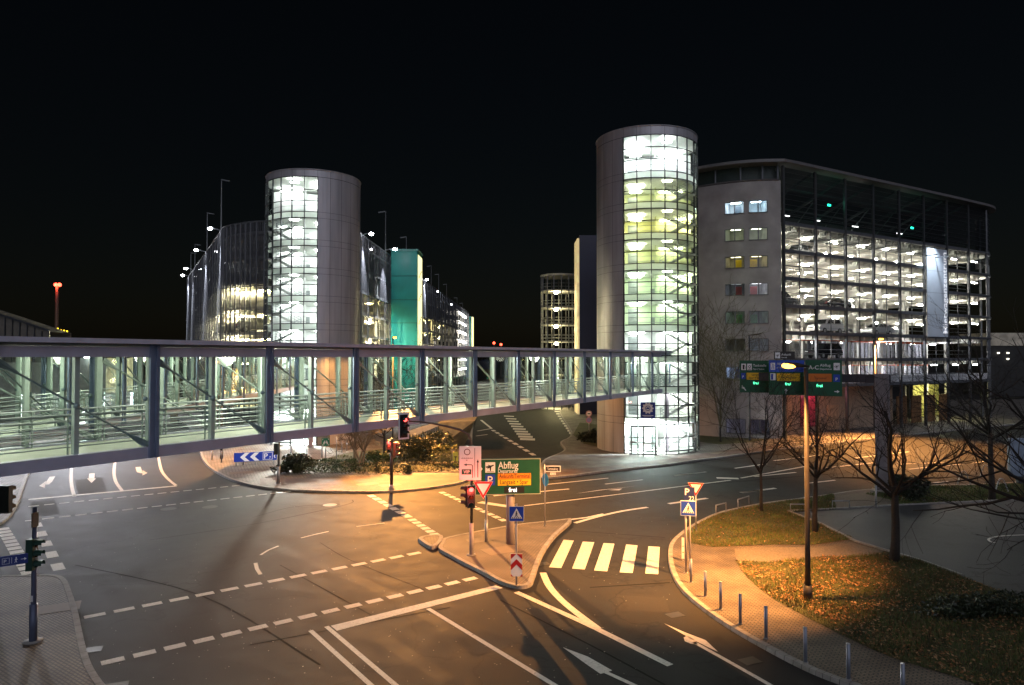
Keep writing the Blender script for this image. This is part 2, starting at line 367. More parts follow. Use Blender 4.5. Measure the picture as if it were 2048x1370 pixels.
# sealed seams, tyre-polished tracks and repaired rectangles in the asphalt
seam = M('bitumen_seam', (.014, .013, .013), .85, noise=.3, spec=.05)
for pts, w_ in (([(300, 1080), (520, 1046), (690, 1010), (705, 1000)], .07), ([(505, 1035), (580, 1015), (640, 1010)], .06), ([(150, 1130), (400, 1190), (640, 1330)], .07), ([(560, 1130), (760, 1240)], .06), ([(1000, 1200), (1180, 1290), (1330, 1370)], .07), ([(1180, 1175), (1345, 1165)], .08), ([(1150, 1062), (1330, 1075)], .06), ([(500, 1290), (900, 1215)], .06), ([(1095, 960), (1500, 915)], .1), ([(1120, 1000), (1420, 968), (1700, 945)], .1), ([(640, 1085), (700, 1120), (850, 1180)], .05)):
    mark('asphalt_seam', ribbon(curve(gl(*pts), 5), w_), seam, .0032)
worn = asphalt('asphalt_track', (.0215, .021, .0215), rough=.7); pale = asphalt('asphalt_repair', (.036, .035, .036), rough=.8)
for pts in ([(330, 1040), (520, 1085), (760, 1180), (900, 1260)], [(250, 1065), (430, 1115), (600, 1180)], [(1180, 1180), (1240, 1250), (1380, 1330), (1500, 1385)], [(1110, 1190), (1200, 1290), (1330, 1372)], [(760, 1275), (900, 1362)], [(930, 1240), (1080, 1340)]):
    mark('tyre_track', ribbon(curve(gl(*pts), 5), .55), worn, .0018)
for q in ([(300, 1250), (420, 1225), (450, 1262), (330, 1290)], [(905, 1275), (985, 1255), (1030, 1290), (948, 1312)], [(560, 1015), (640, 1005), (665, 1022), (580, 1033)], [(1230, 1190), (1330, 1195), (1340, 1225), (1240, 1222)], [(1200, 985), (1290, 972), (1300, 982), (1210, 996)]): mark('asphalt_patch', [gl(*q)], pale, .0024)
for (x, y) in ((158, 1300), (205, 1372), (1085, 1128), (1350, 1230), (1500, 1322), (560, 985), (1115, 962)):
    c = G(x, y); MB().box(-.28, .28, -.2, .2, 0, .004, Matrix.Translation((c.x + .35 * (1 if x < 300 else 0), c.y, .003)) @ Matrix.Rotation(.4, 4, 'Z')).build('drain_grate', M('cast_iron', (.045, .04, .035), .55, .5, ns=30), road)
for (x, y, r) in ((337, 1018, .42), (420, 1014, .42), (660, 1010, .4), (1130, 930, .4)):
    c = G(x, y); mb = MB(); mb.poly([(c.x + r * math.cos(a * PI / 10), c.y + r * math.sin(a * PI / 10)) for a in range(20)], .007)
    mb.build('manhole_cover', M('cast_iron', (.045, .04, .035), .55, .5, ns=30), road)
    mb = MB(); mb.add([(c.x + q * math.cos(a * PI / 10), c.y + q * math.sin(a * PI / 10), .005) for q in (r + .01, r + .16) for a in range(20)], [(i, (i + 1) % 20, 20 + (i + 1) % 20, 20 + i) for i in range(20)])
    mb.build('manhole_collar', patch, road)
# ---- raised pavements with real kerbs
brick_buff = brick('paving_buff', (.20, .155, .115), (.15, .115, .085), (.05, .045, .04), .6, 2.6)
brick_red = brick('paving_red', (.21, .125, .10), (.16, .095, .08), (.05, .04, .035), .2, 2.6)
brick_grey = brick('paving_grey', (.24, .215, .20), (.19, .17, .155), (.06, .055, .05), .35, 1.6)
def pavement(name, pts, mat, kerb=None, h=.12, kw=.16, hz=None):
    o = MB().poly([(p[0], p[1]) for p in pts], hz or h).build(name, mat); tag(o, kind='structure')
    if kerb:
        P = [Vector((p[0], p[1], 0)) for p in kerb]; n = len(P); mb = MB(); rows = []
        cen = sum((Vector((p[0], p[1], 0)) for p in pts), Vector()) / len(pts)
        closed = (P[0] - P[-1]).length < .01
        for i in range(n):
            d = (P[(i + 1) % n if not closed else (i + 1) % (n - 1)] - P[i - 1 if i else (n - 2 if closed else 0)]) if (closed or 0 < i < n - 1) else (P[min(i + 1, n - 1)] - P[max(i - 1, 0)])
            d.normalize(); nn = Vector((-d.y, d.x, 0)); rows.append((P[i], nn))
        # which side is the pavement
        k = n // 2; t = P[k] + rows[k][1] * .3; sgn = 1 if inside(t, pts) else -1
        fine = []
        for (p, nn), (q, mm) in zip(rows, rows[1:]):
            L_ = (q - p).length; k_ = max(1, int(round(L_ / 1.0))) if p.y < 75 else 1
            for i in range(k_):
                g_ = min(.02, L_ / k_ * .06) / L_; t0, t1 = i / k_ + g_ / 2, (i + 1) / k_ - g_ / 2; fine.append(((p.lerp(q, t0), nn), (p.lerp(q, t1), mm)))
        for (p, nn), (q, mm) in fine:
            a = [p - nn * sgn * .03, p - nn * sgn * .015 , p + nn * sgn * kw, p + nn * sgn * kw]; b = [q - mm * sgn * .03, q - mm * sgn * .015, q + mm * sgn * kw, q + mm * sgn * kw]
            zs = [0, h + .008, h + .008, h - .02]
            A = [(v.x, v.y, z) for v, z in zip(a, zs)]; B = [(v.x, v.y, z) for v, z in zip(b, zs)]
            mb.add(A + B, [(j, j + 1, j + 5, j + 4) for j in range(3)])
        mb.build('kerb', kerbm, o)
    return o
k1 = curve(gl((-160, 1162), (-60, 1159), (60, 1156), (108, 1156), (130, 1164), (142, 1190), (155, 1232), (166, 1285), (182, 1338), (214, 1385), (262, 1424)), 4)
pavement('corner_pavement', k1 + gl((-300, 1424),), brick_buff, k1)
k2 = curve(gl((-160, 1085), (-20, 1056), (12, 1042), (30, 1020), (41, 995), (49, 970), (60, 945), (82, 915), (112, 890), (150, 872)), 4)
pavement('side_pavement', k2 + gl((150, 835), (-300, 835), (-700, 1085)), brick_grey, k2)
k3 = curve(gl((300, 820), (340, 834), (368, 848), (386, 864), (396, 888), (402, 912), (410, 927), (422, 939), (441, 951), (470, 964), (520, 976), (580, 982), (650, 985), (740, 986), (800, 984), (860, 978), (905, 971), (935, 962), (944, 945), (944, 915), (944, 885), (947, 850), (958, 815)), 4)
pavement('plaza_pavement', k3, brick_grey, k3)
tag(MB().poly([(p.x, p.y) for p in [G(*q, .12) for q in ((520, 957), (700, 953), (932, 946), (930, 961), (905, 968), (860, 975), (800, 981), (740, 983), (650, 982), (580, 979), (520, 972))]], .1235).build('paving_band', brick_red), kind='structure')
k4 = curve(gl((1142, 1041), (1139, 1050), (1112, 1074), (1092, 1100), (1078, 1128), (1068, 1158), (1061, 1173), (1043, 1178), (1018, 1174), (995, 1165), (962, 1147), (928, 1130), (897, 1113), (878, 1101), (884, 1088), (893, 1080), (960, 1066), (1036, 1053), (1090, 1047), (1142, 1041)), 4)
pavement('traffic_island', k4[:-1], brick('paving_island', (.20, .15, .11), (.15, .11, .08), (.05, .045, .04), 1.1, 2.6), k4)
k4b = curve(gl((837, 1083), (846, 1078), (868, 1075), (884, 1077), (884, 1085), (876, 1094), (864, 1099), (850, 1093), (837, 1083)), 4)
pavement('island_nose', k4b[:-1], brick_buff, k4b, h=.14)
k5 = curve([G(x, y) for x, y in ((1158, 790), (1120, 818), (1142, 866), (1121, 886), (1128, 903), (1090, 921), (1081, 938), (1087, 957), (1134, 955), (1186, 948), (1265, 939), (1344, 930), (1397, 922), (1449, 916), (1520, 905), (1620, 893), (1750, 878), (1960, 856), (2200, 833))], 4)
pavement('tower_pavement', k5 + gl((2200, 800), (1400, 800)), brick_grey, k5)
tag(MB().poly([(p.x, p.y) for p in [G(*q, .12) for q in ((1090, 953), (1186, 944), (1344, 926), (1449, 913), (1560, 898), (1560, 890), (1440, 902), (1300, 922), (1180, 936), (1092, 940))]], .1235).build('cycle_path', brick_red), kind='structure')
k6 = curve(z5([(2500, 150), (1900, 196), (1500, 205), (1210, 228), (1075, 240), (980, 255), (830, 276), (600, 306), (430, 338), (310, 370), (190, 428), (112, 482), (62, 534), (50, 592), (62, 680), (115, 785), (230, 893), (400, 1012), (600, 1128), (800, 1232), (960, 1300), (1180, 1378), (1350, 1440)]), 4)
inner = curve(z5([(425, 640), (455, 690), (525, 770), (650, 865), (850, 975), (1050, 1078), (1300, 1192), (1600, 1285), (1900, 1390)]), 3)
pavement('bollard_pavement', k6 + z5([(2400, 1440), (3000, 700), (3000, 150)]), brick_buff, k6)
path_m = M('gravel_path', (.15, .125, .10), .9, noise=.35, ns=14, bump=.5, bs=60)
tag(MB().poly([(p[0], p[1]) for p in [G(1320 + x / 2.813, 900 + y / 2.813, .12) for x, y in ((418, 556), (640, 545), (870, 548), (1080, 518), (1275, 582), (1180, 606), (900, 612), (640, 640), (438, 655))]], .1235).build('footpath', path_m), kind='structure')
tag(MB().poly([(p[0], p[1]) for p in [G(1320 + x / 2.813, 900 + y / 2.813, .12) for x, y in ((990, 262), (1180, 232), (1290, 270), (1140, 330), (1000, 345))]], .1235).build('footpath', path_m), kind='structure')
lot = z5([(718, 357), (900, 350), (1320, 325), (2040, 291), (3000, 240), (3000, 1100), (2100, 880), (1700, 727), (1480, 645), (1270, 582), (1100, 530), (900, 428)])
lot3 = [Vector((p.x, p.y, 0)) for p in lot]
park_lot = tag(MB().poly([(p.x, p.y) for p in lot], .127).build('parking_lot', asphalt('asphalt_lot', (.075, .075, .08), rough=.6)), kind='structure')
mb = MB()
for a, b in zip(lot[:4] , lot[1:4]): mb.beam((a.x, a.y, .13), (b.x, b.y, .13), .12, .12)
ed = lot[7:] + lot[:1]
for a, b in zip(ed, ed[1:]): mb.beam((a.x, a.y, .13), (b.x, b.y, .13), .12, .12)
mb.build('kerb', kerbm, park_lot)
mb = MB()
for q in ribbon(curve(z5([(2300, 488), (2020, 494), (1900, 502), (1850, 516), (1860, 532), (1888, 538)]), 3), .1): mb.poly([(p[0], p[1]) for p in q], .132)
mb.build('lane_line', white_paint, park_lot)
# ---- lawns
grass_soil = M('lawn_soil', (.055, .058, .02), .95, noise=.45, ns=1.5, bump=.8, bs=18)
lawns = {
 'lawn_corner': z5([(980, 262), (830, 284), (600, 315), (440, 346), (320, 378), (200, 436), (150, 490), (165, 540), (300, 562), (640, 548), (870, 548), (1085, 514), (900, 432), (718, 362), (990, 348)]),
 'lawn_slope': inner[:1] + z5([(640, 648), (900, 616), (1180, 610), (1275, 588), (1480, 650), (1700, 733), (2100, 886), (3000, 1110), (3000, 1440), (2050, 1440)]) + inner[:0:-1],
 'lawn_verge': z5([(1150, 258), (1300, 240), (1500, 216), (1900, 206), (2500, 162), (2900, 235), (2040, 286), (1320, 320), (1290, 290)])}
for nme, pts in lawns.items():
    tag(MB().poly([(p.x, p.y) for p in pts], .135).build(nme, grass_soil), kind='structure')
bed = [G(*q, .12) for q in ((548, 937), (575, 918), (640, 921), (700, 905), (780, 897), (900, 900), (918, 935), (900, 941), (800, 943), (650, 946))]
tag(MB().poly([(p.x, p.y) for p in bed], .15).build('planting_bed', grass_soil), kind='structure')
tag(MB().poly([(p.x, p.y) for p in [G(*q, .12) for q in ((1400, 884), (1440, 889), (1500, 885), (1560, 876), (1560, 868), (1400, 870))]], .14).build('lawn_strip', grass_soil), kind='structure')
tag(MB().poly([(p.x, p.y) for p in [G(*q, .12) for q in ((1146, 870), (1168, 888), (1195, 894), (1195, 850), (1160, 845))]], .14).build('lawn_strip', grass_soil), kind='structure')
# drain covers in the paving
for (x, y, s) in ((108, 1217, .75), (960, 1023 + 57, .6), (1005, 1100, .85), (735, 968, .7), (1435, 906, .8), (780, 970, .7), (483, 945, .8)):
    c = G(x, y, .12); tag(MB().box(-s, s, -s * .6, s * .6, 0, .004, Matrix.Translation((c.x, c.y, .122)) @ Matrix.Rotation(.5, 4, 'Z')).build('drain_cover', M('cover_slab', (.17, .13, .10), .75, ns=6)), kind='structure')
# ================================================================ STAIR TOWERS
clad_m = M('tower_cladding', (.43, .42, .45), .38, .25, noise=.17, ns=.5)
_nt = clad_m.node_tree; _tx = [n for n in _nt.nodes if n.type == 'TEX_NOISE'][0]; _tx.inputs['Scale'].default_value = 1.6; _mp = _nt.nodes.new('ShaderNodeMapping'); _mp.inputs['Scale'].default_value = (1, 1, .10)
_src = _tx.inputs['Vector'].links[0].from_socket; _nt.links.new(_src, _mp.inputs[0]); _nt.links.new(_mp.outputs[0], _tx.inputs['Vector'])
clad_back = M('cladding_joint', (.06, .06, .065), .7)
mull_m = M('mullion_dark', (.035, .038, .042), .45, .3)
tglass = glass('tower_glass', (.90, .95, .93), .08)
white_wall = M('interior_white', (.74, .75, .74), .6, noise=.05)
slab_m = M('interior_slab', (.62, .64, .60), .6, noise=.08)
stair_m = M('stair_concrete', (.48, .49, .47), .7)
rail_m = M('rail_steel', (.30, .33, .34), .4, .6)
tread_m = M('stair_tread', (.30, .31, .30), .6)
frosted = bpy.data.materials.new('frosted_glass'); frosted.use_nodes = True
_n = frosted.node_tree.nodes; _l = frosted.node_tree.links; _n.remove(_n['Principled BSDF'])
_t, _d, _m = _n.new('ShaderNodeBsdfTranslucent'), _n.new('ShaderNodeBsdfDiffuse'), _n.new('ShaderNodeMixShader')
_t.inputs[0].default_value = (.85, .90, .84, 1); _d.inputs[0].default_value = (.7, .74, .68, 1); _m.inputs[0].default_value = .35
_l.new(_t.outputs[0], _m.inputs[1]); _l.new(_d.outputs[0], _m.inputs[2]); _l.new(_m.outputs[0], _n['Material Output'].inputs[0])
def tint(name, c): return M('interior_' + name, c, .6, noise=.05)
def stair_tower(name, cen, R, floors, ztop, zgl, g0, g1, mir, walls, lamps, label, zbase=.12):
    cx, cy = cen; root = thing(name, (cx, cy, 0), label, 'stair tower')
    d = Vector((-cx, -cy, 0)).normalized(); r = Vector((-d.y, d.x, 0)) ; c0 = Vector((cx, cy, 0))
    def P(a, rad, z): a = math.radians(a); v = c0 + (d * math.cos(a) + r * math.sin(a)) * rad; return Vector((v.x, v.y, z))
    def Lc(x, y, z): v = c0 + r * x * mir - d * y; return Vector((v.x, v.y, z))     # local: x along the picture, y away
    T = Matrix(((r.x * mir, -d.x, 0, cx), (r.y * mir, -d.y, 0, cy), (0, 0, 1, 0), (0, 0, 0, 1)))
    ST = 15; na = int(round((g1 - g0) / ST)); lev = [zbase] + floors
    mull = MB(); allz = []
    for k, z in enumerate(lev):
        nz = lev[k + 1] if k + 1 < len(lev) else zgl
        top = (k == len(lev) - 1)
        rows = [z + .30, z + .30 + (nz - .28 - z - .30) * (.36 if top else .5), nz - .28] if not top else [z + .3, z + 1.35, z + 2.4, zgl]
        g = MB(); b0 = z - .28 if k else z
        for i in range(na):
            a, b = g0 + i * ST, g0 + (i + 1) * ST
            zz = [b0] + rows
            for q, w_ in zip(zz, zz[1:]): g.face([P(a, R, q + .02), P(b, R, q + .02), P(b, R, w_ - .02), P(a, R, w_ - .02)])
        g.build('glazing', tglass, root)
        allz += [b0] + rows
        sl = MB(); pts = [P(a, R - .42, 0) for a in range(0, 360, 10)]
        sl.prism([(p.x, p.y) for p in pts], z - (.26 if k else .1), z + .04); sl.build('floor_slab', slab_m, root)
        sb = MB()
        if k:
            for i in range(na * 2): a_, b_ = g0 + i * ST / 2, g0 + (i + 1) * ST / 2; sb.face([P(a_, R - .09, z - .25), P(b_, R - .09, z - .25), P(b_, R - .09, z + .27), P(a_, R - .09, z + .27)])
            sb.build('spandrel_band', frosted, root)
        wm = walls[min(k, len(walls) - 1)]
        wl = MB(); hz = nz - .27
        wl.box(-4.1, 4.1, 1.5, 1.62, z + .04, hz, T); wl.box(.75, .87, -.9, 1.5, z + .04, hz, T); wl.box(-2.55, -2.43, .2, 1.5, z + .04, hz, T)
        wl.build('interior_wall', wm, root)
        MB().box(-1.75, -.85, 1.46, 1.50, z + .04, z + 2.1, T).build('lift_door', M('door_grey', (.20, .22, .22), .4, .3), root); MB().box(.35, .72, .2, .9, z + .04, z + 1.2, T).build('cabinet', M('door_grey'), root)
        MB().box(-2.42, -2.30, .25, 1.1, z + .04, z + 2.1, T).build('inner_door', M('door_dark', (.06, .065, .06), .5), root)
        # ceiling lamps
        lc, ls = lamps[min(k, len(lamps) - 1)]
        lm = M('tower_lamp_%d_%s' % (k, label[:5]), lc, emit=ls * (2.2 if mir > 0 else 1), noise=0)
        for bx in ((-1.6, -.2, -2.4, -1.5), (-1.5, -.5, -.4, .6), (1.2, 3.3, .75, 1.1), (1.4, 2.2, -3.4, -3.1)): MB().box(*bx, hz - .10, hz - .02, T).build('ceiling_lamp', lm, root)
        if k + 1 < len(lev):
            stf = MB(); rl = MB(); tr = MB(); h = nz - z; n = 9; x0, x1 = 1.15, 3.5
            for j in range(n):
                xa = x0 + (x1 - x0) * j / n; xb = x0 + (x1 - x0) * (j + 1) / n; zz = z + h / 2 * (j + 1) / n
                tr.box(xa, xb + .04, -2.75, -1.65, zz - .05, zz, T)
                zz2 = z + h / 2 + h / 2 * (n - j) / n
                tr.box(xa, xb + .04, -1.45, -.35, zz2 - .05, zz2, T)
            for y in (-2.8, -1.6): stf.beam(Lc(x0, y, z), Lc(x1, y, z + h / 2), .05, .15)
            for y in (-1.5, -.3): stf.beam(Lc(x0, y, z + h), Lc(x1, y, z + h / 2), .05, .15)
            stf.box(x1, x1 + .75, -2.3, -.3, z + h / 2 - .15, z + h / 2, T)
            for y, za, zb in ((-2.8, z, z + h / 2), (-1.5, z + h, z + h / 2)):
                for q in (.45, .7, .95): rl.tube(Lc(x0, y, za + q), Lc(x1, y, zb + q), .025, n=5)
                for j in range(5): t = j / 4; rl.tube(Lc(x0 + (x1 - x0) * t, y, za + (zb - za) * t), Lc(x0 + (x1 - x0) * t, y, za + (zb - za) * t + .95), .022, n=5)
            tr.build('stair_tread', tread_m, root); stf.build('stair_stringer', stair_m, root); rl.build('stair_handrail', rail_m, root)
        bal = MB()
        for q in (.5, .95): bal.path([P(a, R - .35, z + q) for a in range(int(g0) + 5, int(g1) - 5, 10)], .022, 5)
        bal.build('guard_rail', rail_m, root)
    for i in range(na + 1): p = P(g0 + i * ST, R, 0); mull.beam((p.x, p.y, zbase), (p.x, p.y, zgl), .07, .14, up=(p - c0))
    for z in allz: mull.path([P(g0 + i * ST / 3, R + .01, z) for i in range(na * 3 + 1)], .045, 5)
    mull.build('mullion_grid', mull_m, root)
    # metal cladding: panels with open joints over a dark backing
    cl = MB(); bk = MB(); zs = [zbase]
    for k, z in enumerate(floors): zs += [z - .28, z + .3] if True else []
    zs.append(zgl)
    nc = int(round((360 - (g1 - g0)) / ST))
    for i in range(nc):
        a, b = g1 + i * ST, g1 + (i + 1) * ST
        bk.face([P(a, R - .05, zbase), P(b, R - .05, zbase), P(b, R - .05, zgl), P(a, R - .05, zgl)])
        for q, w_ in zip(zs, zs[1:]):
            n = 3; e = .18
            for j in range(n):
                aa = a + e + (b - a - 2 * e) * j / n; bb = a + e + (b - a - 2 * e) * (j + 1) / n
                cl.face([P(aa, R, q + .012), P(bb, R, q + .012), P(bb, R, w_ - .012), P(aa, R, w_ - .012)])
    for i in range(24):
        a, b = g0 + i * ST, g0 + (i + 1) * ST
        for j in range(3):
            aa = a + .15 + (b - a - .3) * j / 3; bb = a + .15 + (b - a - .3) * (j + 1) / 3
            cl.face([P(aa, R + .01, zgl + .03), P(bb, R + .01, zgl + .03), P(bb, R + .01, ztop), P(aa, R + .01, ztop)])
        bk.face([P(a, R - .06, zgl), P(b, R - .06, zgl), P(b, R - .06, ztop), P(a, R - .06, ztop)])
    cl.build('cladding', clad_m, root); bk.build('cladding_backing', clad_back, root)
    rf = MB(); rf.prism([(P(a, R - .1, 0).x, P(a, R - .1, 0).y) for a in range(0, 360, 10)], zgl, zgl + .25); rf.build('roof', slab_m, root)
    cp = MB(); cp.path([P(a, R + .02, ztop) for a in range(0, 361, 6)], .06, 5); cp.build('coping', clad_m, root)
    return root, P, Lc, T
fl = [3.0 + 2.66 * k for k in range(9)]
yg, gy, gr = tint('yellow', (.56, .54, .26)), tint('lime', (.50, .53, .30)), tint('green', (.50, .58, .42))
RT = (12.5, 63.2)
rt, RP, RL, RTm = stair_tower('stair_tower', RT, 4.6, fl, 28.55, 27.75, -25, 125, 1,
    [white_wall, white_wall, white_wall, white_wall, gr, gr, gy, yg, gy, white_wall],
    [((.95, 1, .97), 6), ((.95, 1, .97), 6), ((.93, 1, .90), 6), ((.95, 1, .95), 6), ((.92, 1, .82), 7), ((.92, 1, .78), 6), ((.98, 1, .70), 6), ((1, .98, .62), 6), ((1, 1, .70), 6), ((.95, 1, 1.), 13)],
    'tall round stair tower with yellow-green lit glass front where the footbridge ends')
# entrance doors of the tower
dm = MB(); dg = MB()
def door(root, P, T, xs, z0=.12, h=2.35, yo=-4.72):
    fr = MB(); gl_ = MB()
    for x in xs:
        fr.box(x - .06, x + .06, yo - .06, yo + .06, z0, z0 + h, T)
    fr.box(xs[0] - .06, xs[-1] + .06, yo - .06, yo + .06, z0 + h, z0 + h + .14, T)
    for a, b in zip(xs, xs[1:]):
        fr.box(a + .06, b - .06, yo - .03, yo + .03, z0 + 1.0, z0 + 1.08, T); fr.box(a + .06, b - .06, yo - .03, yo + .03, z0 + .02, z0 + .12, T)
        gl_.box(a + .06, b - .06, yo - .01, yo + .01, z0 + .12, z0 + h, T)
    o = fr.build('entrance_door', M('door_frame', (.12, .125, .13), .4, .5), root); gl_.build('glazing', tglass, o)
door(rt, RP, RTm, (-1.35, -.32, .72))
light('lobby_light', 'POINT', RL(-.3, -3.7, 2.2), 2200, (.95, 1, .97), rt, .2)
for k, z in enumerate((4.9, 10.2, 15.6, 20.9)): light('stair_light', 'POINT', RL(3.9, .7, z), 130, ((.95, 1, .8), (.9, 1, .7), (.95, 1, .6), (1, 1, .6))[k], rt, .25)
mb = MB(); a = RL(1.0, .4, 28.5); b = RL(1.0, .4, 29.4); mb.tube(a, b, .05); mb.tube(RL(-1.6, .4, 28.9), RL(1.0, .4, 29.4), .04); mb.tube(RL(-1.6, .4, 28.0), RL(-1.6, .4, 28.9), .04)
mb.build('roof_rail', darksteel, rt)
fl2 = [22.0 - 2.66 * k for k in range(7, -1, -1)]
lt, LP, LL, LTm = stair_tower('stair_tower', (-20.1, 69.0), 4.6, fl2, 26.35, 25.65, -131, 4, -1,
    [white_wall], [((.96, 1, .97), 19)], 'shorter round stair tower with white lit glass beside the mesh car park')
door(lt, LP, LTm, (-1.5, -.4, .7))
light('lobby_light', 'POINT', LL(.3, -3.7, 2.2), 3600, (.97, 1, .97), lt, .2)
# information sign hung above the doors
def board_T(p, facing_from=None, rz=None):
    if rz is None:
        dx, dy = -p[0], -p[1]; rz = math.atan2(dx, -dy) * -1 if False else math.atan2(-dx, dy) - PI
    return Matrix.Translation(p) @ Matrix.Rotation(rz, 4, 'Z'), rz
p = RL(.05, -4.85, 3.95); rz = math.atan2(RT[0], RT[1]) * -1
s = thing('information_sign', p, 'square blue sign with white round emblem over the tower entrance', 'sign', rz=rz)
MB().box(-.62, .62, -.03, .03, -.68, .68).build('panel', M('panel_blue', (.01, .035, .25), .5, noise=.05), s, world=False)
e = MB(); e.ring(0, .17, .22, .40, -.036); e.disc(0, .17, .17, -.036)
for i in range(10): a = i * PI / 5; e.rect(.42 * math.cos(a) - .06, .17 + .42 * math.sin(a) - .06, .42 * math.cos(a) + .06, .17 + .42 * math.sin(a) + .06, -.037)
e.build('emblem', signwhite, s, world=False)
e = MB(); e.rect(-.46, -.47, .46, -.42, -.036); e.rect(-.36, -.56, .3, -.535, -.036); e.build('lettering', signwhite, s, world=False)
e = MB(); e.flat([(-.13, .10), (.13, .10), (.13, .18), (.07, .25), (-.07, .25), (-.13, .18)], -.039); e.build('pictogram', M('panel_blue'), s, world=False)

# ================================================================ FOOTBRIDGES
beam_m = M('bridge_beam', (.46, .47, .60), .42, .15, noise=.12, ns=1.2)
post_dark = M('bridge_post_blue', (.19, .24, .36), .4, .3, noise=.12)
post_green = M('bridge_post_green', (.36, .44, .40), .45, noise=.1)
floor_m = M('bridge_floor', (.44, .46, .40), .55, noise=.15, ns=2)
ceil_m = M('bridge_ceiling', (.42, .46, .42), .6)
bglass = glass('bridge_glass', (.93, .97, .95), .11)
brod = M('bridge_rod', (.34, .40, .38), .4, .3)
bdark = M('bridge_brace', (.20, .27, .28), .4, .3)
ZB, ZT, ZF = 5.43, 9.03, 5.74
def footbridge(label, A, B, W, s_off, n_bays, side, bays_px=4.38, light_p=70, s_start=-9., lampcol=(.98, 1, .80), eline=17):
    """A,B: ends of the face towards the camera; width W goes to the left of A->B (side=1) ."""
    A, B = Vector((*A, 0)), Vector((*B, 0)); u = (B - A).normalized(); n = Vector((-u.y, u.x, 0)) * side; Ln = (B - A).length
    root = thing('footbridge', (A.x, A.y, 0), label, 'footbridge')
    def Q(s, t, z): v = A + u * s + n * t; return Vector((v.x, v.y, z))
    S0, S1 = s_start, Ln
    for t, nm in ((0, 1), (W, 2)):
        o = t + (-.08 if t == 0 else .08)
        MB().beam(Q(S0, o, ZB + .17), Q(S1, o, ZB + .17), .30, .34).build('bottom_chord', beam_m, root)
        MB().beam(Q(S0, o, ZT - .38), Q(S1, o, ZT - .38), .30, .30).build('top_chord', beam_m, root)
    rf = MB(); rf.beam(Q(S0, W / 2, ZT - .07), Q(S1 + .15, W / 2, ZT - .07), W + 1.0, .14); rf.build('roof', M('bridge_roof', (.46, .45, .54), .5), root)
    rf = MB(); rf.beam(Q(S0, W / 2, ZT - .185), Q(S1, W / 2, ZT - .185), W + .3, .07); rf.build('ceiling', ceil_m, root)
    MB().beam(Q(S0, W / 2, ZF - .06), Q(S1, W / 2, ZF - .06), W - .2, .10).build('floor', floor_m, root)
    ks = [k for k in range(-8, n_bays + 1) if S0 < s_off + k * bays_px < S1]
    lampm = M('bridge_tube_lamp', lampcol, emit=eline, noise=0)
    for k in ks:
        s = s_off + k * bays_px; e = min(s + bays_px, S1); m_ = s + bays_px / 2
        cross = MB(); cross.beam(Q(s, .1, ZT - .30), Q(s, W - .1, ZT - .30), .12, .14)
        if m_ < S1: cross.beam(Q(m_, .1, ZT - .28), Q(m_, W - .1, ZT - .28), .08, .10)
        cross.build('cross_beam', post_green, root)
        lb = MB(); lb.beam(Q(s + .7, W / 2, ZT - .26), Q(min(e, s + bays_px) - .7, W / 2, ZT - .26), .14, .06); lb.build('tube_lamp', lampm, root)
        for t, sg in ((0, -1), (W, 1)):
            # main post: blue flanges outside, green web inside
            pm = MB(); 
            for q in (-.10, .10): pm.beam(Q(s + q, t + sg * .27, ZB), Q(s + q, t + sg * .27, ZT - .15), .10, .06, up=n)
            pm.beam(Q(s, t + sg * .22, ZB), Q(s, t + sg * .22, ZT - .15), .08, .08, up=n)
            po = pm.build('main_post', post_dark, root)
            gm = MB(); gm.beam(Q(s, t - sg * .0, ZB + .34), Q(s, t - sg * .0, ZT - .53), .16, .16, up=n); gm.build('inner_flange', post_green, po)
            for q in (-.2, .2): MB().ball(Q(s + q, t + sg * .12, (ZB + ZT) / 2), .075).build('clamp', bdark, po)
            if m_ < S1:
                ip = MB(); ip.beam(Q(m_, t, ZB + .34), Q(m_, t, ZT - .53), .13, .17, up=n); ip.build('mid_post', post_green, root)
                br = MB(); z0, z1 = ZT - .62, ZB + .42; a, b = Q(s + .14, t + sg * .06, z0), Q(s + bays_px - .14, t + sg * .06, z1)
                a2, b2 = a.lerp(b, .14), a.lerp(b, .86)
                br.path([a, a.lerp(b, .04), a2, b2, a.lerp(b, .96), b], [.10, .11, .03, .03, .11, .10], 6)
                bo = br.build('brace', bdark if t == 0 else brod, root)
                jb = MB(); jb.ball(a.lerp(b, .5), .10); jb.build('brace_joint', bdark, bo)
            sp = [s, m_, s + bays_px]
            gp_ = MB()
            for x0, x1 in zip(sp, sp[1:]):
                x1 = min(x1, S1)
                if x1 - x0 > .3: gp_.face([Q(x0 + .08, t + sg * .02, ZB + .36), Q(x1 - .08, t + sg * .02, ZB + .36), Q(x1 - .08, t + sg * .02, ZT - .54), Q(x0 + .08, t + sg * .02, ZT - .54)])
            if gp_.v: gp_.build('glass_pane', bglass, root)
            # rail brackets
            rb = MB(); ti = t - sg * .22
            for x in (s, m_):
                if x < S1:
                    for q in (-.09, .09): rb.beam(Q(x + q, ti, ZF), Q(x + q, ti, ZF + 1.1), .03, .05, up=n)
            rb.build('rail_post', brod, root)
    for t in (.22, W - .22):
        hr = MB()
        for q, r_ in ((.22, .018), (.40, .018), (.58, .018), (.76, .018), (.94, .018), (1.1, .032)): hr.tube(Q(S0, t, ZF + q), Q(S1, t, ZF + q), r_, n=5)
        hr.build('handrail', rail_m, root)
    for i in range(5):
        s = S0 + 6 + (S1 - S0 - 9) * i / 4
        light('bridge_light', 'POINT', Q(s, W / 2, ZT - .55), light_p, lampcol, root, .35)
    return root, Q
A1, B1 = (-13.2, 17.75), (13.83, 60.6)
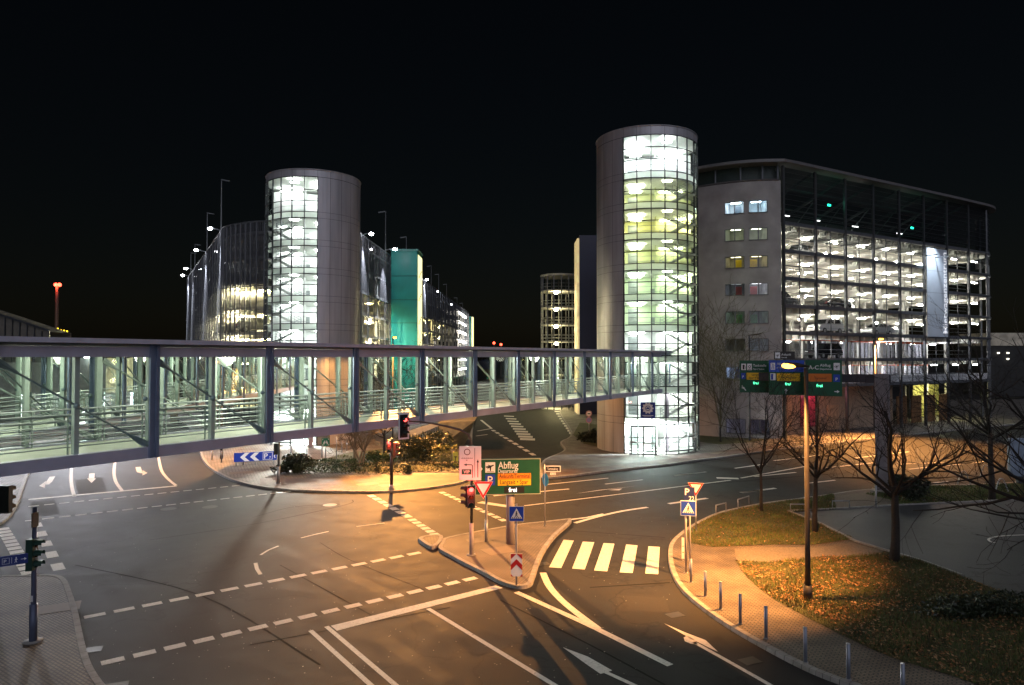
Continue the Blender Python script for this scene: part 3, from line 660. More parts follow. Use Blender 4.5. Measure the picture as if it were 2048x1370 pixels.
def s_at(px):
    r = ray(px, 700); u = (Vector(B1) - Vector(A1)).normalized()
    # intersect vertical plane with column px
    k = r.x / r.y; t = (A1[0] - k * A1[1]) / (k * u.y - u.x); return t
BAY = (s_at(1214) - s_at(300)) / 8
b1, Q1 = footbridge('long glazed footbridge crossing the junction to the tall stair tower', A1, B1, 3.0, s_at(300), 14, 1, BAY, light_p=190)
b2, Q2 = footbridge('second glazed footbridge behind, running to the shorter white stair tower', (-17.15, 19.6), (-20.6, 64.6), 3.0, 3.0, 14, 1, 4.38, light_p=140, s_start=0)
MB().box(-19.9, -19.5, 63.3, 63.6, 4.7, 4.9).build('added_flood', M('added_flood_glow', (1, .98, .9), emit=8, noise=0), b2); light('added_wedge_light', 'SPOT', (-19.7, 63.2, 4.6), 8000, (1, .95, .80), b2, .5, spot=36, aim=(-10.5, 36, 0), blend=.5)  # fixture and spot added to throw a pale wedge of light on the road
# columns carrying the bridge ends
col_m = M('bridge_column', (.36, .31, .36), .45, .2)
def column(p, label, w=.34):
    t = thing('bridge_column', (p[0], p[1], .12), label, 'column', 'columns under the footbridge ends')
    mb = MB(); mb.box(-w / 2, w / 2, -w / 2, -w / 2 + .05, .03, ZB - .24); mb.box(-w / 2, w / 2, w / 2 - .05, w / 2, .03, ZB - .24); mb.box(-.03, .03, -w / 2 + .05, w / 2 - .05, .03, ZB - .24)
    mb.build('shaft', col_m, t, world=False)
    MB().box(-w * .8, w * .8, -w * .8, w * .8, 0, .03).build('base_plate', darksteel, t, world=False)
    MB().box(-w, w, -w * .7, w * .7, ZB - .24, ZB - .14).build('head_plate', col_m, t, world=False)
p = AT(1333, 800, 60.2); column((p.x, p.y), 'pinkish steel column at the right of the tower doors under the footbridge')
p = AT(1248, 800, 60.9); column((p.x, p.y), 'pinkish steel column at the left of the tower doors under the footbridge')
p = AT(622, 800, 63.9); column((p.x, p.y), 'pale column under the second footbridge by the white tower')
# ================================================================ CARS
tyre_m = M('tyre', (.015, .015, .015), .8); rim_m = M('rim', (.45, .45, .47), .35, .8, noise=0)
carglass = M('car_glass', (.015, .018, .02), .08, noise=0); hl_m = M('headlight', (.7, .72, .75), .15, noise=0); tl_m = M('tail_light', (.35, .01, .01), .25, noise=0)
def make_car(name, paint, kind='sedan'):
    root = bpy.data.objects.new(name, None); C.objects.link(root)
    W = .88
    if kind == 'sedan': low = [(-2.2, .32), (2.2, .32), (2.22, .62), (2.05, .80), (1.0, .95), (-1.6, .98), (-2.15, .92), (-2.25, .6)]; cab = [(1.05, .94), (.25, 1.42), (-.85, 1.45), (-1.75, .97)]
    elif kind == 'hatch': low = [(-1.9, .32), (2.0, .32), (2.05, .65), (1.85, .84), (.9, .98), (-1.85, 1.02), (-1.98, .6)]; cab = [(1.0, .97), (.3, 1.50), (-1.35, 1.50), (-1.85, 1.01)]
    else: low = [(-2.2, .38), (2.2, .38), (2.25, .75), (2.1, 1.0), (1.1, 1.12), (-2.15, 1.15), (-2.28, .7)]; cab = [(1.1, 1.11), (.45, 1.75), (-1.8, 1.78), (-2.15, 1.14)]
    def loft(prof, w0, w1, z0, z1):
        mb = MB(); n = len(prof)
        f = lambda z: w0 + (w1 - w0) * max(0, min(1, (z - z0) / (z1 - z0)))
        mb.add([(x, -f(z), z) for x, z in prof] + [(x, f(z), z) for x, z in prof], [tuple(range(n)), tuple(range(2 * n - 1, n - 1, -1))] + [(i, n + i, n + (i + 1) % n, (i + 1) % n) for i in range(n)])
        return mb
    zt = max(z for x, z in cab)
    loft(low, W, W - .06, .3, 1.1).build('body', paint, root, bevel=.06)
    loft(cab, W - .07, W - .27, cab[0][1], zt).build('cabin', paint, root, bevel=.05)
    g = MB(); (ax, az), (bx, bz), (cx_, cz), (dx, dz) = cab; f = lambda z: (W - .07) + (-.20) * (z - az) / (zt - az) + .004
    for sg in (-1, 1):
        for t0, t1 in ((.06, .47), (.53, .92)):
            lo = lambda t: (ax - .12 + (dx + .2 - ax + .12) * t, az + .07 + (dz - az) * t); up = lambda t: (bx - .02 + (cx_ + .02 - bx) * t, bz - .07 + (cz - bz) * t)
            pts = [lo(t0), lo(t1), up(t1), up(t0)]; g.face([(x, sg * (f(z)), z) for x, z in pts])
    for (x0, z0), (x1, z1), sg in (((ax, az), (bx, bz), 1), ((dx, dz), (cx_, cz), -1)):
        l = math.hypot(x1 - x0, z1 - z0); nx, nz = (z1 - z0) / l * sg * (1 if True else 1), (x0 - x1) / l * sg
        P = lambda t, y: (x0 + (x1 - x0) * t + abs(nx) * sg * .012, y, z0 + (z1 - z0) * t + abs(nz) * .012)
        g.face([P(.12, -f(z0) + .1), P(.12, f(z0) - .1), P(.88, f(z1) - .1), P(.88, -f(z1) + .1)])
    g.build('window_glass', carglass, root)
    r = .31 if kind != 'suv' else .36
    for x in (1.35, -1.35):
        for sg in (-1, 1):
            w_ = MB(); w_.path([(x, sg * (W - .18), r), (x, sg * (W - .02), r), (x, sg * (W + .02), r)], [r, r, r - .05], 18); wo = w_.build('wheel', tyre_m, root)
            k = MB(); k.path([(x, sg * (W + .015), r), (x, sg * (W + .03), r)], [r * .62, r * .5], 12); k.build('rim', rim_m, wo)
    zl = low[2][1]
    for sg in (-1, 1):
        h = MB(); h.box(low[2][0] - .12, low[2][0] + .01, sg * .62 - .16, sg * .62 + .16, zl + .02, zl + .13); h.build('headlight', hl_m, root)
        h = MB(); h.box(low[-1][0] - .01, low[-1][0] + .14, sg * .66 - .14, sg * .66 + .14, zl + .08, zl + .22); h.build('tail_light', tl_m, root)
    return root
cp = lambda n, c: M('car_paint_' + n, c, .22, .1, noise=.02)
CARS = {}
def park(key, paint, kind, loc, rz, label, group):
    if (key, kind) not in CARS:
        o = make_car('parked_car', paint, kind); CARS[(key, kind)] = o; o.location = loc; o.rotation_euler = (0, 0, rz); tag(o, label, 'car', group); return o
    return dup(CARS[(key, kind)], loc, rz, label, group)
# ================================================================ RENTAL CAR CENTRE
conc = M('concrete_facade', (.29, .265, .265), .75, noise=.22, ns=.6, bump=.15, bs=6)
slabc = M('deck_concrete', (.40, .39, .36), .75, noise=.15, ns=1)
fsteel = M('facade_steel', (.085, .09, .10), .45, .5, noise=.15)
fbeam = M('edge_beam', (.13, .14, .16), .45, .4, noise=.15)
RA = Vector((28.0, 70.3, 0)); RU = Vector((.8642, .5031, 0)); RW = Vector((-.5031, .8642, 0))
def RQ(s, t, z): v = RA + RU * s + RW * t; return Vector((v.x, v.y, z))
RTM = Matrix(((RU.x, RW.x, 0, RA.x), (RU.y, RW.y, 0, RA.y), (0, 0, 1, 0), (0, 0, 0, 1)))
rc = thing('rental_car_centre', (28, 70.3, 0), 'glass fronted multi storey car rental centre with concrete office end', 'building')
BW = 5.17; NB = 9; LEV = [5.5, 8.3, 11.1, 13.9, 16.75, 19.6, 22.5]; DEPTH = 17.; SE = BW * 7
arc = curve([(17.2, 77.0, 0), (19.3, 73.8, 0), (22.4, 71.4, 0), (25.3, 70.35, 0), (27.75, 70.15, 0)], 8)
endc = [RQ(SE, 0, 0), RQ(SE + 5.17, .2, 0), RQ(SE + 8.2, 1.4, 0), RQ(SE + 9.8, 3.8, 0), RQ(SE + 9.9, DEPTH, 0)]
endcv = curve(endc[:4], 5) + [endc[4]]
outline = [RQ(0, 0, 0)] + endcv + [RQ(0, DEPTH, 0)]
def facade_pts(off=0.):
    return [RQ(s, off, 0) for s in [BW * i for i in range(8)]]
rib_m = M('deck_rib', (.74, .72, .66), .7, noise=.1); lampw = M('garage_lamp', (1, .95, .84), emit=115, noise=0); lampd = M('garage_lamp_dim', (1, .98, .95), emit=34, noise=0)
for k, z in enumerate(LEV):
    MB().prism([(p.x, p.y) for p in [RQ(.15, .25, 0)] + [RQ(SE, .25, 0)] + [q + (RQ(0, .25, 0) - RQ(0, 0, 0)) * 1.0 for q in endcv[1:-1]] + [RQ(SE + 9.6, DEPTH, 0), RQ(.15, DEPTH, 0)]], z - .28, z).build('deck', slabc, rc)
    if k >= 1:
        rb = MB(); i = 0
        s = .6
        while s < SE + 8.6:
            rb.box(s, s + .22, .5 + max(0, s - SE - 3.5) ** 1.5 * .35, DEPTH - .5, z - .28 - .42, z - .285, RTM); s += 1.15
        rb.build('deck_ribs', rib_m, rc)
    # parked light fittings under every deck
    if k >= 1:
        bright = 2 <= k <= 6
        for b in range(NB - 0):
            for dpt in ((2.6, 8.2) if k != 2 else (6.5,)):
                s = b * BW + BW * (.35 if dpt < 5 else .7)
                if s > SE + 8: continue
                if random.random() < .12 and k < 4: continue
                l = MB(); l.box(s - .6, s + .6, dpt - .08, dpt + .08, z - .88, z - .80, RTM); l.build('ceiling_light', lampw if (bright and dpt < 12 and k > 2) else lampd, rc)
    eb = MB(); eb.beam(RQ(0, 0, z - .1), RQ(SE, 0, z - .1), .16, .36); eb.path([p + Vector((0, 0, z - .1)) for p in endcv[:-1]], .16, 6); eb.build('edge_beam', fbeam, rc)
    gr_ = MB(); 
    for q in (.55, 1.0): gr_.tube(RQ(0, .32, z + q), RQ(SE, .32, z + q), .025, n=5)
    gr_.build('guard_rail', rail_m, rc)
    if k >= 3:
        tb = MB(); tb.tube(RQ(0, .05, z + 1.25), RQ(SE, .05, z + 1.25), .04, n=5); tb.build('tension_rail', fbeam, rc)
for i in range(8):
    cm = MB(); cm.beam(RQ(i * BW, -.06, 0.1), RQ(i * BW, -.06, 28.3), .26, .26, up=RU); cm.build('facade_column', fsteel, rc)
    if i < 7:
        cm = MB(); cm.beam(RQ((i + .5) * BW, 0, 5.3), RQ((i + .5) * BW, 0, 22.4), .07, .10, up=RU); cm.build('facade_mullion', fsteel, rc)
for q in (5, 10, 13): 
    if q < len(endcv): p = endcv[min(q, len(endcv) - 2)]; MB().beam((p.x, p.y, .1), (p.x, p.y, 28.2), .2, .2).build('facade_column', fsteel, rc)
gpn = glass('deck_glass', (.95, .97, .98), .05)
for i in range(7):
    for k in range(len(LEV) - 1):
        if i >= 2 or k < 2: MB().face([RQ(i * BW + .15, -.02, LEV[k] + .12), RQ((i + 1) * BW - .15, -.02, LEV[k] + .12), RQ((i + 1) * BW - .15, -.02, LEV[k + 1] - .3), RQ(i * BW + .15, -.02, LEV[k + 1] - .3)]).build('glass_pane', gpn, rc)
inc = MB()
for s in range(0, 9):
    for t in (5.5, 11.): inc.box(s * BW - .2, s * BW + .2, t - .2, t + .2, .1, 22.3, RTM)
inc.build('inner_columns', slabc, rc)
bw = MB(); bw.box(.2, SE + 9.7, DEPTH - .1, DEPTH + .2, .1, 24, RTM); bw.box(-.1, .12, .4, DEPTH, .1, 26, RTM); bw.build('rear_wall', M('garage_wall', (.45, .44, .42), .75, noise=.15), rc)
for z in LEV[2:]:
    iw = MB(); iw.box(8, 8.2, 8, DEPTH - .2, z, z + 2.4, RTM); iw.box(13, 24, 12.2, 12.4, z, z + 1.1, RTM); iw.build('inner_wall', M('garage_wall'), rc)
# orange painted bands and white parapets of the lower decks
for z in (10.55, 7.75):
    MB().box(.4, 20, 2.2, 2.35, z - .25, z + .12, RTM).build('orange_band', M('orange_band', (.55, .10, .03), .6), rc); MB().beam(RQ(16, 4, z - .1), RQ(32, 3, z - .25), .12, .3).build('orange_band', M('orange_band'), rc)
pw = MB(); pw.box(BW * 2, SE + 7, .9, 1.0, 5.52, 6.35, RTM); pw.build('parapet', M('parapet_white', (.66, .66, .68), .6, noise=.1), rc)
bt = MB()
for i in range(9): bt.box(14 + i * 1.9, 14 + i * 1.9 + .12, 3.2, 3.32, 5.6, 8.0, RTM); bt.box(14 + i * 1.9, 14 + i * 1.9 + .12, 3.2, 3.32, 8.4, 10.8, RTM)
bt.build('hanger_rods', M('parapet_white'), rc)
rw_ = MB()
for i in range(26): rw_.box(12 + i * .95, 12 + i * .95 + .6, 6.0, 6.1, 5.6, 8, RTM); rw_.box(12 + i * .95, 12 + i * .95 + .6, 6.0, 6.1, 8.4, 10.8, RTM)
rw_.build('rear_panels', M('rear_panel', (.28, .28, .32), .6, noise=.2), rc)
# dark louvre screen of the top storeys and the oversailing roof
scr = glass('louvre_screen', (.42, .45, .46), .08, body=.22, bcol=(.05, .055, .06))
so = facade_pts(-.03)[0:8]
sm = MB(); full = [RQ(s * BW, -.02, 0) for s in range(8)] + endcv[1:-1]
for a, b in zip(full, full[1:]): sm.face([(a.x, a.y, 22.9), (b.x, b.y, 22.9), (b.x, b.y, 28.2), (a.x, a.y, 28.2)])
sm.build('louvre_screen', scr, rc)
lv = MB()
for z in [23.2 + i * .56 for i in range(9)]: lv.path([(p.x - RW.x * .08, p.y - RW.y * .08, z) for p in full], .018, 4, False)
lv.build('louvre_blades', fsteel, rc)
tr_ = MB()
for i in range(8):
    tr_.beam(RQ(i * BW, .4, 28.2), RQ(i * BW, 7.2, 25.6), .14, .3); tr_.beam(RQ(i * BW, 3.2, 27.2), RQ(i * BW, 7.2, 23.2), .1, .1)
tr_.beam(RQ(0, 3.2, 27.2), RQ(SE, 3.2, 27.2), .14, .2); tr_.beam(RQ(0, 6.4, 25.9), RQ(SE, 6.4, 25.9), .14, .2)
tr_.build('roof_truss', M('truss_steel', (.20, .23, .23), .5, .3), rc)
for i, s in enumerate((3.0, 7.0, 12.5, 20., 29.5)): MB().box(s - .5, s + .5, 4.9, 5.1, 24.7, 24.8, RTM).build('ceiling_light', M('garage_lamp_top', (1, .98, .95), emit=6, noise=0), rc)
sc2 = MB()
for a, b in zip(full, full[1:]): sc2.face([(a.x, a.y, 20.9), (b.x, b.y, 20.9), (b.x, b.y, 22.1), (a.x, a.y, 22.1)])
sc2.build('louvre_screen', scr, rc)
for i in range(11):
    s = 4.4 + i * 2.6; MB().beam(RQ(s, 0, 20.75), RQ(s, -2.0, 20.75), .10, .12).build('sunshade_arm', fsteel, rc)
ro = [Vector((15.6, 78, 0))] + [p + (p - Vector((27, 80, 0))).normalized() * .9 for p in arc[4:]] + [RQ(s, -.9, 0) for s in (1, 8, 16, 24, 31)] + [q + (q - RQ(SE + 2, 9, 0)).normalized() * .8 for q in endcv[1:-1]] + [RQ(SE + 10.6, DEPTH, 0), RQ(0, DEPTH + .5, 0)]
MB().prism([(p.x, p.y) for p in ro], 28.45, 28.75).build('roof', M('roof_edge', (.13, .125, .13), .5), rc)
rp = MB()
for q in (14, 20, 26, 31): rp.beam((arc[q].x, arc[q].y + .3, 26.7), (arc[q].x, arc[q].y + .3, 28.45), .16, .16)
rp.build('roof_posts', fsteel, rc)
scg = MB()
for a, b in zip(arc[10:], arc[11:]): scg.face([(a.x, a.y + .8, 26.8), (b.x, b.y + .8, 26.8), (b.x, b.y + .8, 28.45), (a.x, a.y + .8, 28.45)])
scg.build('roof_screen', M('roof_screen', (.03, .05, .045), .5), rc)
mb = MB(); mb.box(.3, SE + 9, 7.5, 7.6, 22.6, 28.3, RTM); mb.build('upper_screen_wall', M('upper_wall', (.03, .038, .036), .6), rc)
grn = M('exit_green', (.02, .9, .45), emit=5, noise=0)
for s, zz in ((9.2, 25.4), (25.5, 24.4)):
    g_ = MB(); g_.box(s, s + .5, 1.2, 1.3, zz, zz + .22, RTM); g_.build('exit_lamp', grn, rc)
    light('exit_glow', 'POINT', RQ(s + .2, .8, zz + .3), 14, (.2, 1, .6), rc, .1)
# office block with punched windows
def wall_at(px):
    k = ray(px, 600); k = k.x / k.y
    for i in range(len(arc) - 1):
        a, b = arc[i], arc[i + 1]
        fa, fb = a.x - k * a.y, b.x - k * b.y
        if fa <= 0 <= fb: t = fa / (fa - fb); return i + t
    return len(arc) - 1.001
def apt(u, z, off=0.):
    i = min(int(u), len(arc) - 2); t = u - i; p = arc[i].lerp(arc[i + 1], t); d = (arc[i + 1] - arc[i]).normalized(); n_ = Vector((-d.y, d.x, 0)); p = p + n_ * off
    return Vector((p.x, p.y, z))
U = [wall_at(x) for x in (1450, 1489.5, 1498.5, 1537)]
us = sorted(set([i for i in range(len(arc) - 1)] + [len(arc) - 1.001] + U))
WR = []
for y0, y1 in ((400, 424), (455, 479), (511, 534), (566, 589), (622, 646), (677, 701), (734, 757), (838, 866)):
    WR.append((CAMH + (714 - y1) * 70.6 / FPX, CAMH + (714 - y0) * 70.6 / FPX))
zs = sorted([0.1, 26.75] + [z for r_ in WR for z in r_])
bm_ = MB(); rv = MB()
inw = lambda u, z: any(a - 1e-6 <= u <= b + 1e-6 for a, b in ((U[0], U[1]), (U[2], U[3]))) and any(a < z < b for a, b in WR)
for a, b in zip(us, us[1:]):
    for q, w_ in zip(zs, zs[1:]):
        if inw((a + b) / 2, (q + w_) / 2): continue
        bm_.face([apt(a, q), apt(b, q), apt(b, w_), apt(a, w_)])
bm_.build('office_wall', conc, rc)
cap = MB(); cap.path([apt(u, 26.8, .05) for u in range(0, 32)], .14, 4); cap.build('office_coping', M('coping_dark', (.10, .09, .09), .5), rc)
mb = MB(); mb.prism([(p.x, p.y) for p in [apt(u, 0, .1) for u in range(0, 32)] + [RQ(0, 6, 0), Vector((18, 79, 0))]], 26.4, 26.6); mb.build('office_roof', slabc, rc)
lit = [[((.80, .92, 1), 7), ((.72, .90, 1), 5)], [((.95, 1, .78), .9), ((.95, 1, .78), .8)], [((1, .92, .60), .9), ((1, .88, .45), .8)], [((.9, .95, 1), .25), ((.95, .95, 1), 1.1)], [((.86, 1, .86), .4), ((.8, 1, .85), .08)], [((1, .95, .85), .05), ((.8, .85, 1), .05)], [((.62, .75, 1), 2.0), ((.55, .7, 1), .25)], [((.85, .82, 1), .4), ((.7, .7, 1), .08)]]
frm = M('window_frame', (.14, .14, .15), .45, .3)
for r_, ((z0, z1), lr) in enumerate(zip(WR, lit)):
    for c_, (a, b) in enumerate(((U[0], U[1]), (U[2], U[3]))):
        f = MB(); p0, p1 = apt(a, 0), apt(b, 0)
        f.beam(apt(a, z0 - .04, -.04), apt(b, z0 - .04, -.04), .22, .07); f.beam(apt(a, z1 - .03, .10), apt(b, z1 - .03, .10), .10, .06)
        for u in (a, (a + b) / 2 + .0, b): f.beam(apt(u, z0, .10), apt(u, z1 - .06, .10), .07, .10)
        wo = f.build('window', frm, rc)
        MB().face([apt(a, z0, .12), apt(b, z0, .12), apt(b, z1, .12), apt(a, z1, .12)]).build('pane', glass('office_glass', (.9, .92, .92), .12), wo)
        col, st = lr[c_]
        rm = MB(); P_ = [apt(a, z0, .14), apt(b, z0, .14), apt(b, z1, .14), apt(a, z1, .14)]; Q_ = [apt(a, z0 - .5, 2.4), apt(b, z0 - .5, 2.4), apt(b, z1 + .25, 2.4), apt(a, z1 + .25, 2.4)]
        rm.add(P_ + Q_, [(4, 5, 6, 7), (0, 1, 5, 4), (1, 2, 6, 5), (2, 3, 7, 6), (3, 0, 4, 7)])
        rm.build('office_room', M('room_%d%d' % (r_, c_), [(.35 + .65 * q) * .5 for q in col], .7, noise=.3, ns=1.2), wo)
        ll = MB(); x0, x1 = apt(a + (b - a) * .2, z1 + .06, 1.2), apt(a + (b - a) * .8, z1 + .06, 1.2); ll.beam(x0, x1, .3, .04)
        ll.build('room_lamp', M('room_lamp_%d%d' % (r_, c_), col, emit=st * 3.2, noise=0), wo)
        if (r_ + c_) % 3 == 0 or r_ in (2, 3, 4):
            fu = MB(); m_ = a + (b - a) * (.62 if c_ == 0 else .3); fu.face([apt(m_ - (b - a) * .2, z0, 1.3), apt(m_ + (b - a) * .22, z0, 1.3), apt(m_ + (b - a) * .22, z0 + .95, 1.3), apt(m_ - (b - a) * .2, z0 + .95, 1.3)])
            cc = [(.2, .25, .3), (.05, .07, .2), (.75, .55, .02), (.42, .10, .09), (.10, .30, .12)][r_ % 5]; fu.build('blind', M('blind_%d' % (r_ % 5), cc, .6), wo)
# ground floor
gfm = M('ground_floor_panel', (.19, .10, .045), .6, noise=.25, ns=.8)
gw = MB(); gw.box(0, BW * 4.6, 2.8, 2.95, .1, 5.2, RTM); gw.build('ground_floor_wall', M('ground_wall', (.30, .22, .16), .7, noise=.2), rc)
for i in range(4): MB().box(BW * (4.75 + i * .62), BW * (4.75 + i * .62) + 2.2, 2.7, 2.8, .15, 3.6, RTM).build('ground_floor_panel', gfm, rc)
MB().box(BW * 1.2, BW * 1.75, 2.70, 2.79, .7, 4.2, RTM).build('shop_window', M('pink_window', (.28, .04, .07), .4, emit=.03, noise=.6, ns=2.5), rc)
MB().box(BW * .15, BW * .9, 2.72, 2.79, .5, 3.9, RTM).build('shop_door', M('shop_door', (.38, .25, .16), .5, noise=.3), rc)
MB().box(BW * 2.1, BW * 2.5, 2.7, 2.79, .2, 3.0, RTM).build('shop_door', M('shop_door'), rc)
yl = MB(); yl.box(BW * 6.9, BW * 6.9 + 6.5, 7, 7.1, .2, 4.6, RTM); yl.build('rear_wall', M('yellow_wall', (.42, .40, .14), .7), rc)
light('ground_light', 'POINT', RQ(BW * 7.2, 4, 4.2), 420, (1, .95, .5), rc, .3)
light('ground_light', 'POINT', RQ(BW * 1.5, 1.8, 4.4), 40, (1, .35, .4), rc, .3)
light('deck_glow', 'POINT', RQ(2.4, 3.0, 10.0), 520, (1, .98, .95), rc, .5); light('deck_glow', 'POINT', RQ(BW * 5, 3.5, 7.7), 500, (.9, .92, 1), rc, .5); light('deck_glow', 'POINT', RQ(BW * 3, 2.5, 7.5), 500, (1, .95, .9), rc, .5); light('deck_glow', 'POINT', RQ(BW * 6.8, 3, 7.6), 350, (.95, .95, 1), rc, .5); light('deck_glow', 'POINT', RQ(BW * 4.2, 3, 10.2), 350, (.95, .95, 1), rc, .5); light('deck_glow', 'POINT', RQ(BW * 6.9, 3, 10.2), 300, (.95, .95, 1), rc, .5)
# illuminated banner
bn = thing('banner_panel', RQ(BW * 5 + .1, -.28, 11), 'tall pale banner panel lettered vertically on the rental centre front', 'sign', rz=math.atan2(RU.y, RU.x))
MB().box(.08, BW - .55, -.05, .05, 0, 10.9).build('panel', M('banner_panel', (.56, .62, .70), .4, .1, noise=.06, ns=.6), bn, world=False)
sj = MB()
for z in (2.7, 5.4, 8.1): sj.rect(.08, z, BW - .55, z + .03, -.054)
sj.build('panel_joint', M('panel_joint', (.2, .22, .26), .5), bn, world=False)
lt_ = MB(); vs, fs = text_data('Mietwagenzentrum'); wd = max(v[0] for v in vs); S = 10.2 / wd
lt_.add([(BW - .75 - v[1] * S * 1.0, -.075, .35 + v[0] * S) for v in vs], fs); lt_.build('lettering', M('letter_white', (.85, .86, .9), .4, emit=.35, noise=0), bn, world=False)
light('banner_light', 'SPOT', RQ(BW * 5 + 1.0, -1.9, 23.2), 2200, (.80, .90, 1), rc, .3, spot=95, aim=RQ(BW * 5 + 1.6, -.2, 15.5), blend=1.0)
MB().box(BW * 5 + 1.0, BW * 5 + 1.5, -2.0, -1.7, 23.25, 23.4, RTM).build('flood_lamp', darksteel, rc)
# cars on the decks, seen through the glass
rz = math.atan2(RU.y, RU.x); gN = 'cars parked on the rental centre decks'
park('grey', cp('grey', (.10, .105, .11)), 'suv', RQ(3.4, 3.2, 13.9), rz, 'dark grey SUV in the first bay beside the office wall', gN)
park('black', cp('black', (.02, .02, .024)), 'sedan', RQ(12.2, 2.8, 13.9), rz, 'dark sedan in the middle of the rental deck', gN)
park('white', cp('white', (.7, .7, .7)), 'hatch', RQ(16, 4.8, 13.9), rz + PI, 'white hatchback right behind the dark sedan', gN)
park('white', cp('white', (.7, .7, .7)), 'suv', RQ(10.8, 2.8, 11.1), rz + PI, 'white van-like car one deck below the dark sedan', gN)
park('black', None, 'sedan', RQ(14.5, 4.2, 11.1), rz, 'dark saloon parked behind the white van-like car', gN)
park('silver', cp('silver', (.42, .43, .45)), 'sedan', RQ(20.6, 2.8, 11.1), rz + PI, 'silver sedan low on the deck above the orange street lamp', gN)
park('silver', None, 'sedan', RQ(25, 4.0, 11.1), rz, 'silver sedan beside the banner panel', gN)
park('black', cp('black', (.02, .02, .024)), 'suv', RQ(10.2, 2.6, 8.3), rz + PI, 'large black car on the lowest lit deck behind the gantry signs', gN)
park('grey', None, 'suv', RQ(9.6, 4.4, 19.6), rz, 'dark grey car high up under the louvre screen', gN)

# ================================================================ MESH-CLAD CAR PARK (left)
cpk = thing('car_park', (-27, 80, 0), 'long multi storey car park behind wire mesh with floodlit edges', 'building')
LZ = [2.8, 5.65, 8.5, 11.3, 14.1, 16.9, 19.7, 22.5]; HT = 23.4
rgt = [Vector((-18.4, 83.4, 0)), Vector((-14.6, 232, 0))]
front = curve([(-34.5, 80.7, 0), (-33.2, 78.4, 0), (-30.4, 76.2, 0), (-27.3, 75.0, 0), (-22.5, 75.6, 0), (-18.6, 80.2, 0), (-18.4, 83.4, 0)], 4)
left = [Vector((-62, 130, 0)), Vector((-34.5, 80.7, 0))]
def seg(a, b, n): return [Vector(a).lerp(Vector(b), i / n) for i in range(n + 1)]
ring_ = seg(left[0], left[1], 18)[:-1] + front[:-1] + seg(rgt[0], rgt[1], 44)
back_ = [Vector((-14.8, 236, 0)), Vector((-62, 236, 0))]
cen = Vector((-30, 130, 0))
def inset(p, dd): return p + (Vector((-30, max(88, p.y + 8), 0)) - p).normalized() * dd
for k, z in enumerate(LZ):
    MB().prism([(q.x, q.y) for q in [inset(p, .5) for p in ring_] + back_], z - .3, z).build('deck', slabc, cpk)
    rb = MB(); y = 77.
    while y < 130:
        rb.box(-33.5 - max(0, (y - 81) * .55) + (3.5 - (y - 77) if y < 80 else 0) * 1.0 + (0 if y > 84 else .8), -19.6 + (y - 83) * .025 - (2.5 if y < 80 else 0), y, y + .25, z - .75, z - .305); y += 2.4
    rb.build('deck_ribs', rib_m, cpk)
pm = MB()
for i, p in enumerate(ring_): pm.beam((p.x, p.y, .1), (p.x, p.y, HT + .05), .09, .14)
pm.build('facade_posts', M('facade_post', (.13, .135, .15), .45, .5), cpk)
mesh_m = glass('wire_mesh', (.62, .64, .66), .04, body=.24, bcol=(.16, .16, .18))
mm = MB(); wires = MB()
for a, b in zip(ring_, ring_[1:]):
    zb = 16.4 if a.x > -34.6 else 13.6
    mm.face([(a.x, a.y, zb), (b.x, b.y, zb), (b.x, b.y, HT), (a.x, a.y, HT)])
mm.build('wire_mesh', mesh_m, cpk)
for a, b in zip(ring_, ring_[1:]):
    if a.y < 150:
        for t in (.25, .5, .75): p = a.lerp(b, t); wires.beam((p.x, p.y, .2), (p.x, p.y, HT), .03, .03)
wires.build('facade_wires', M('facade_post'), cpk)
tr = MB(); tr.path([(p.x, p.y, HT + .08) for p in ring_], .10, 5); tr.path([(p.x, p.y, 16.35) for p in ring_[18:]], .05, 5); tr.build('facade_rail', M('facade_post'), cpk)
ic = MB()
for y in range(80, 230, 8):
    for x in (-19.5 + (y - 83) * .025, -27): ic.box(x - .25, x + .25, y - .25, y + .25, .1, 22.2)
ic.build('inner_columns', slabc, cpk)
cw = MB(); cw.box(-36, -25, 96, 96.3, .1, 22.2); cw.box(-24.2, -24, 84, 220, .1, 22); cw.build('inner_wall', M('garage_wall'), cpk)
lampy = M('garage_lamp_yellow', (1, .85, .38), emit=90, noise=0); lampx = M('garage_lamp_far', (1, .95, .85), emit=60, noise=0)
n_ = 0
for k, z in enumerate(LZ[:-1]):
    zc = LZ[k + 1] - .82
    if k <= 4:
        for x, y in ((-31.5, 80.5), (-28.5, 79), (-25.8, 79.5), (-30, 86), (-25.6, 87)):
            l = MB(); l.box(x - .45, x + .45, y - .1, y + .1, zc, zc + .09); l.build('ceiling_light', lampy, cpk)
    if k <= 6 and k % 1 == 0:
        for y in ((88, 97) if k <= 4 else ()):
            l = MB(); l.box(-20.6, -20.4, y, y + 1.2, zc, zc + .09); l.build('ceiling_light', lampy, cpk)
        for y in (118, 150, 176): 
            if k in (1, 2, 3, 4): l = MB(); l.box(-19.2, -18.9, y, y + 1.5, zc, zc + .09); l.build('ceiling_light', lampy, cpk)
        for y in (205, 212, 219, 226):
            l = MB(); l.box(-15.9, -15.3, y, y + 1.5, zc - .2, zc + .09); l.build('ceiling_light', lampx, cpk)
park('grey', None, 'suv', (-29.6, 79.2, 11.3), .5, 'grey car on the mesh car park deck beside the white tower', 'cars parked in the mesh car park')
park('silver', None, 'sedan', (-24.6, 78.6, 11.3), 0, 'silver car on the mesh car park deck close to the white tower', 'cars parked in the mesh car park')
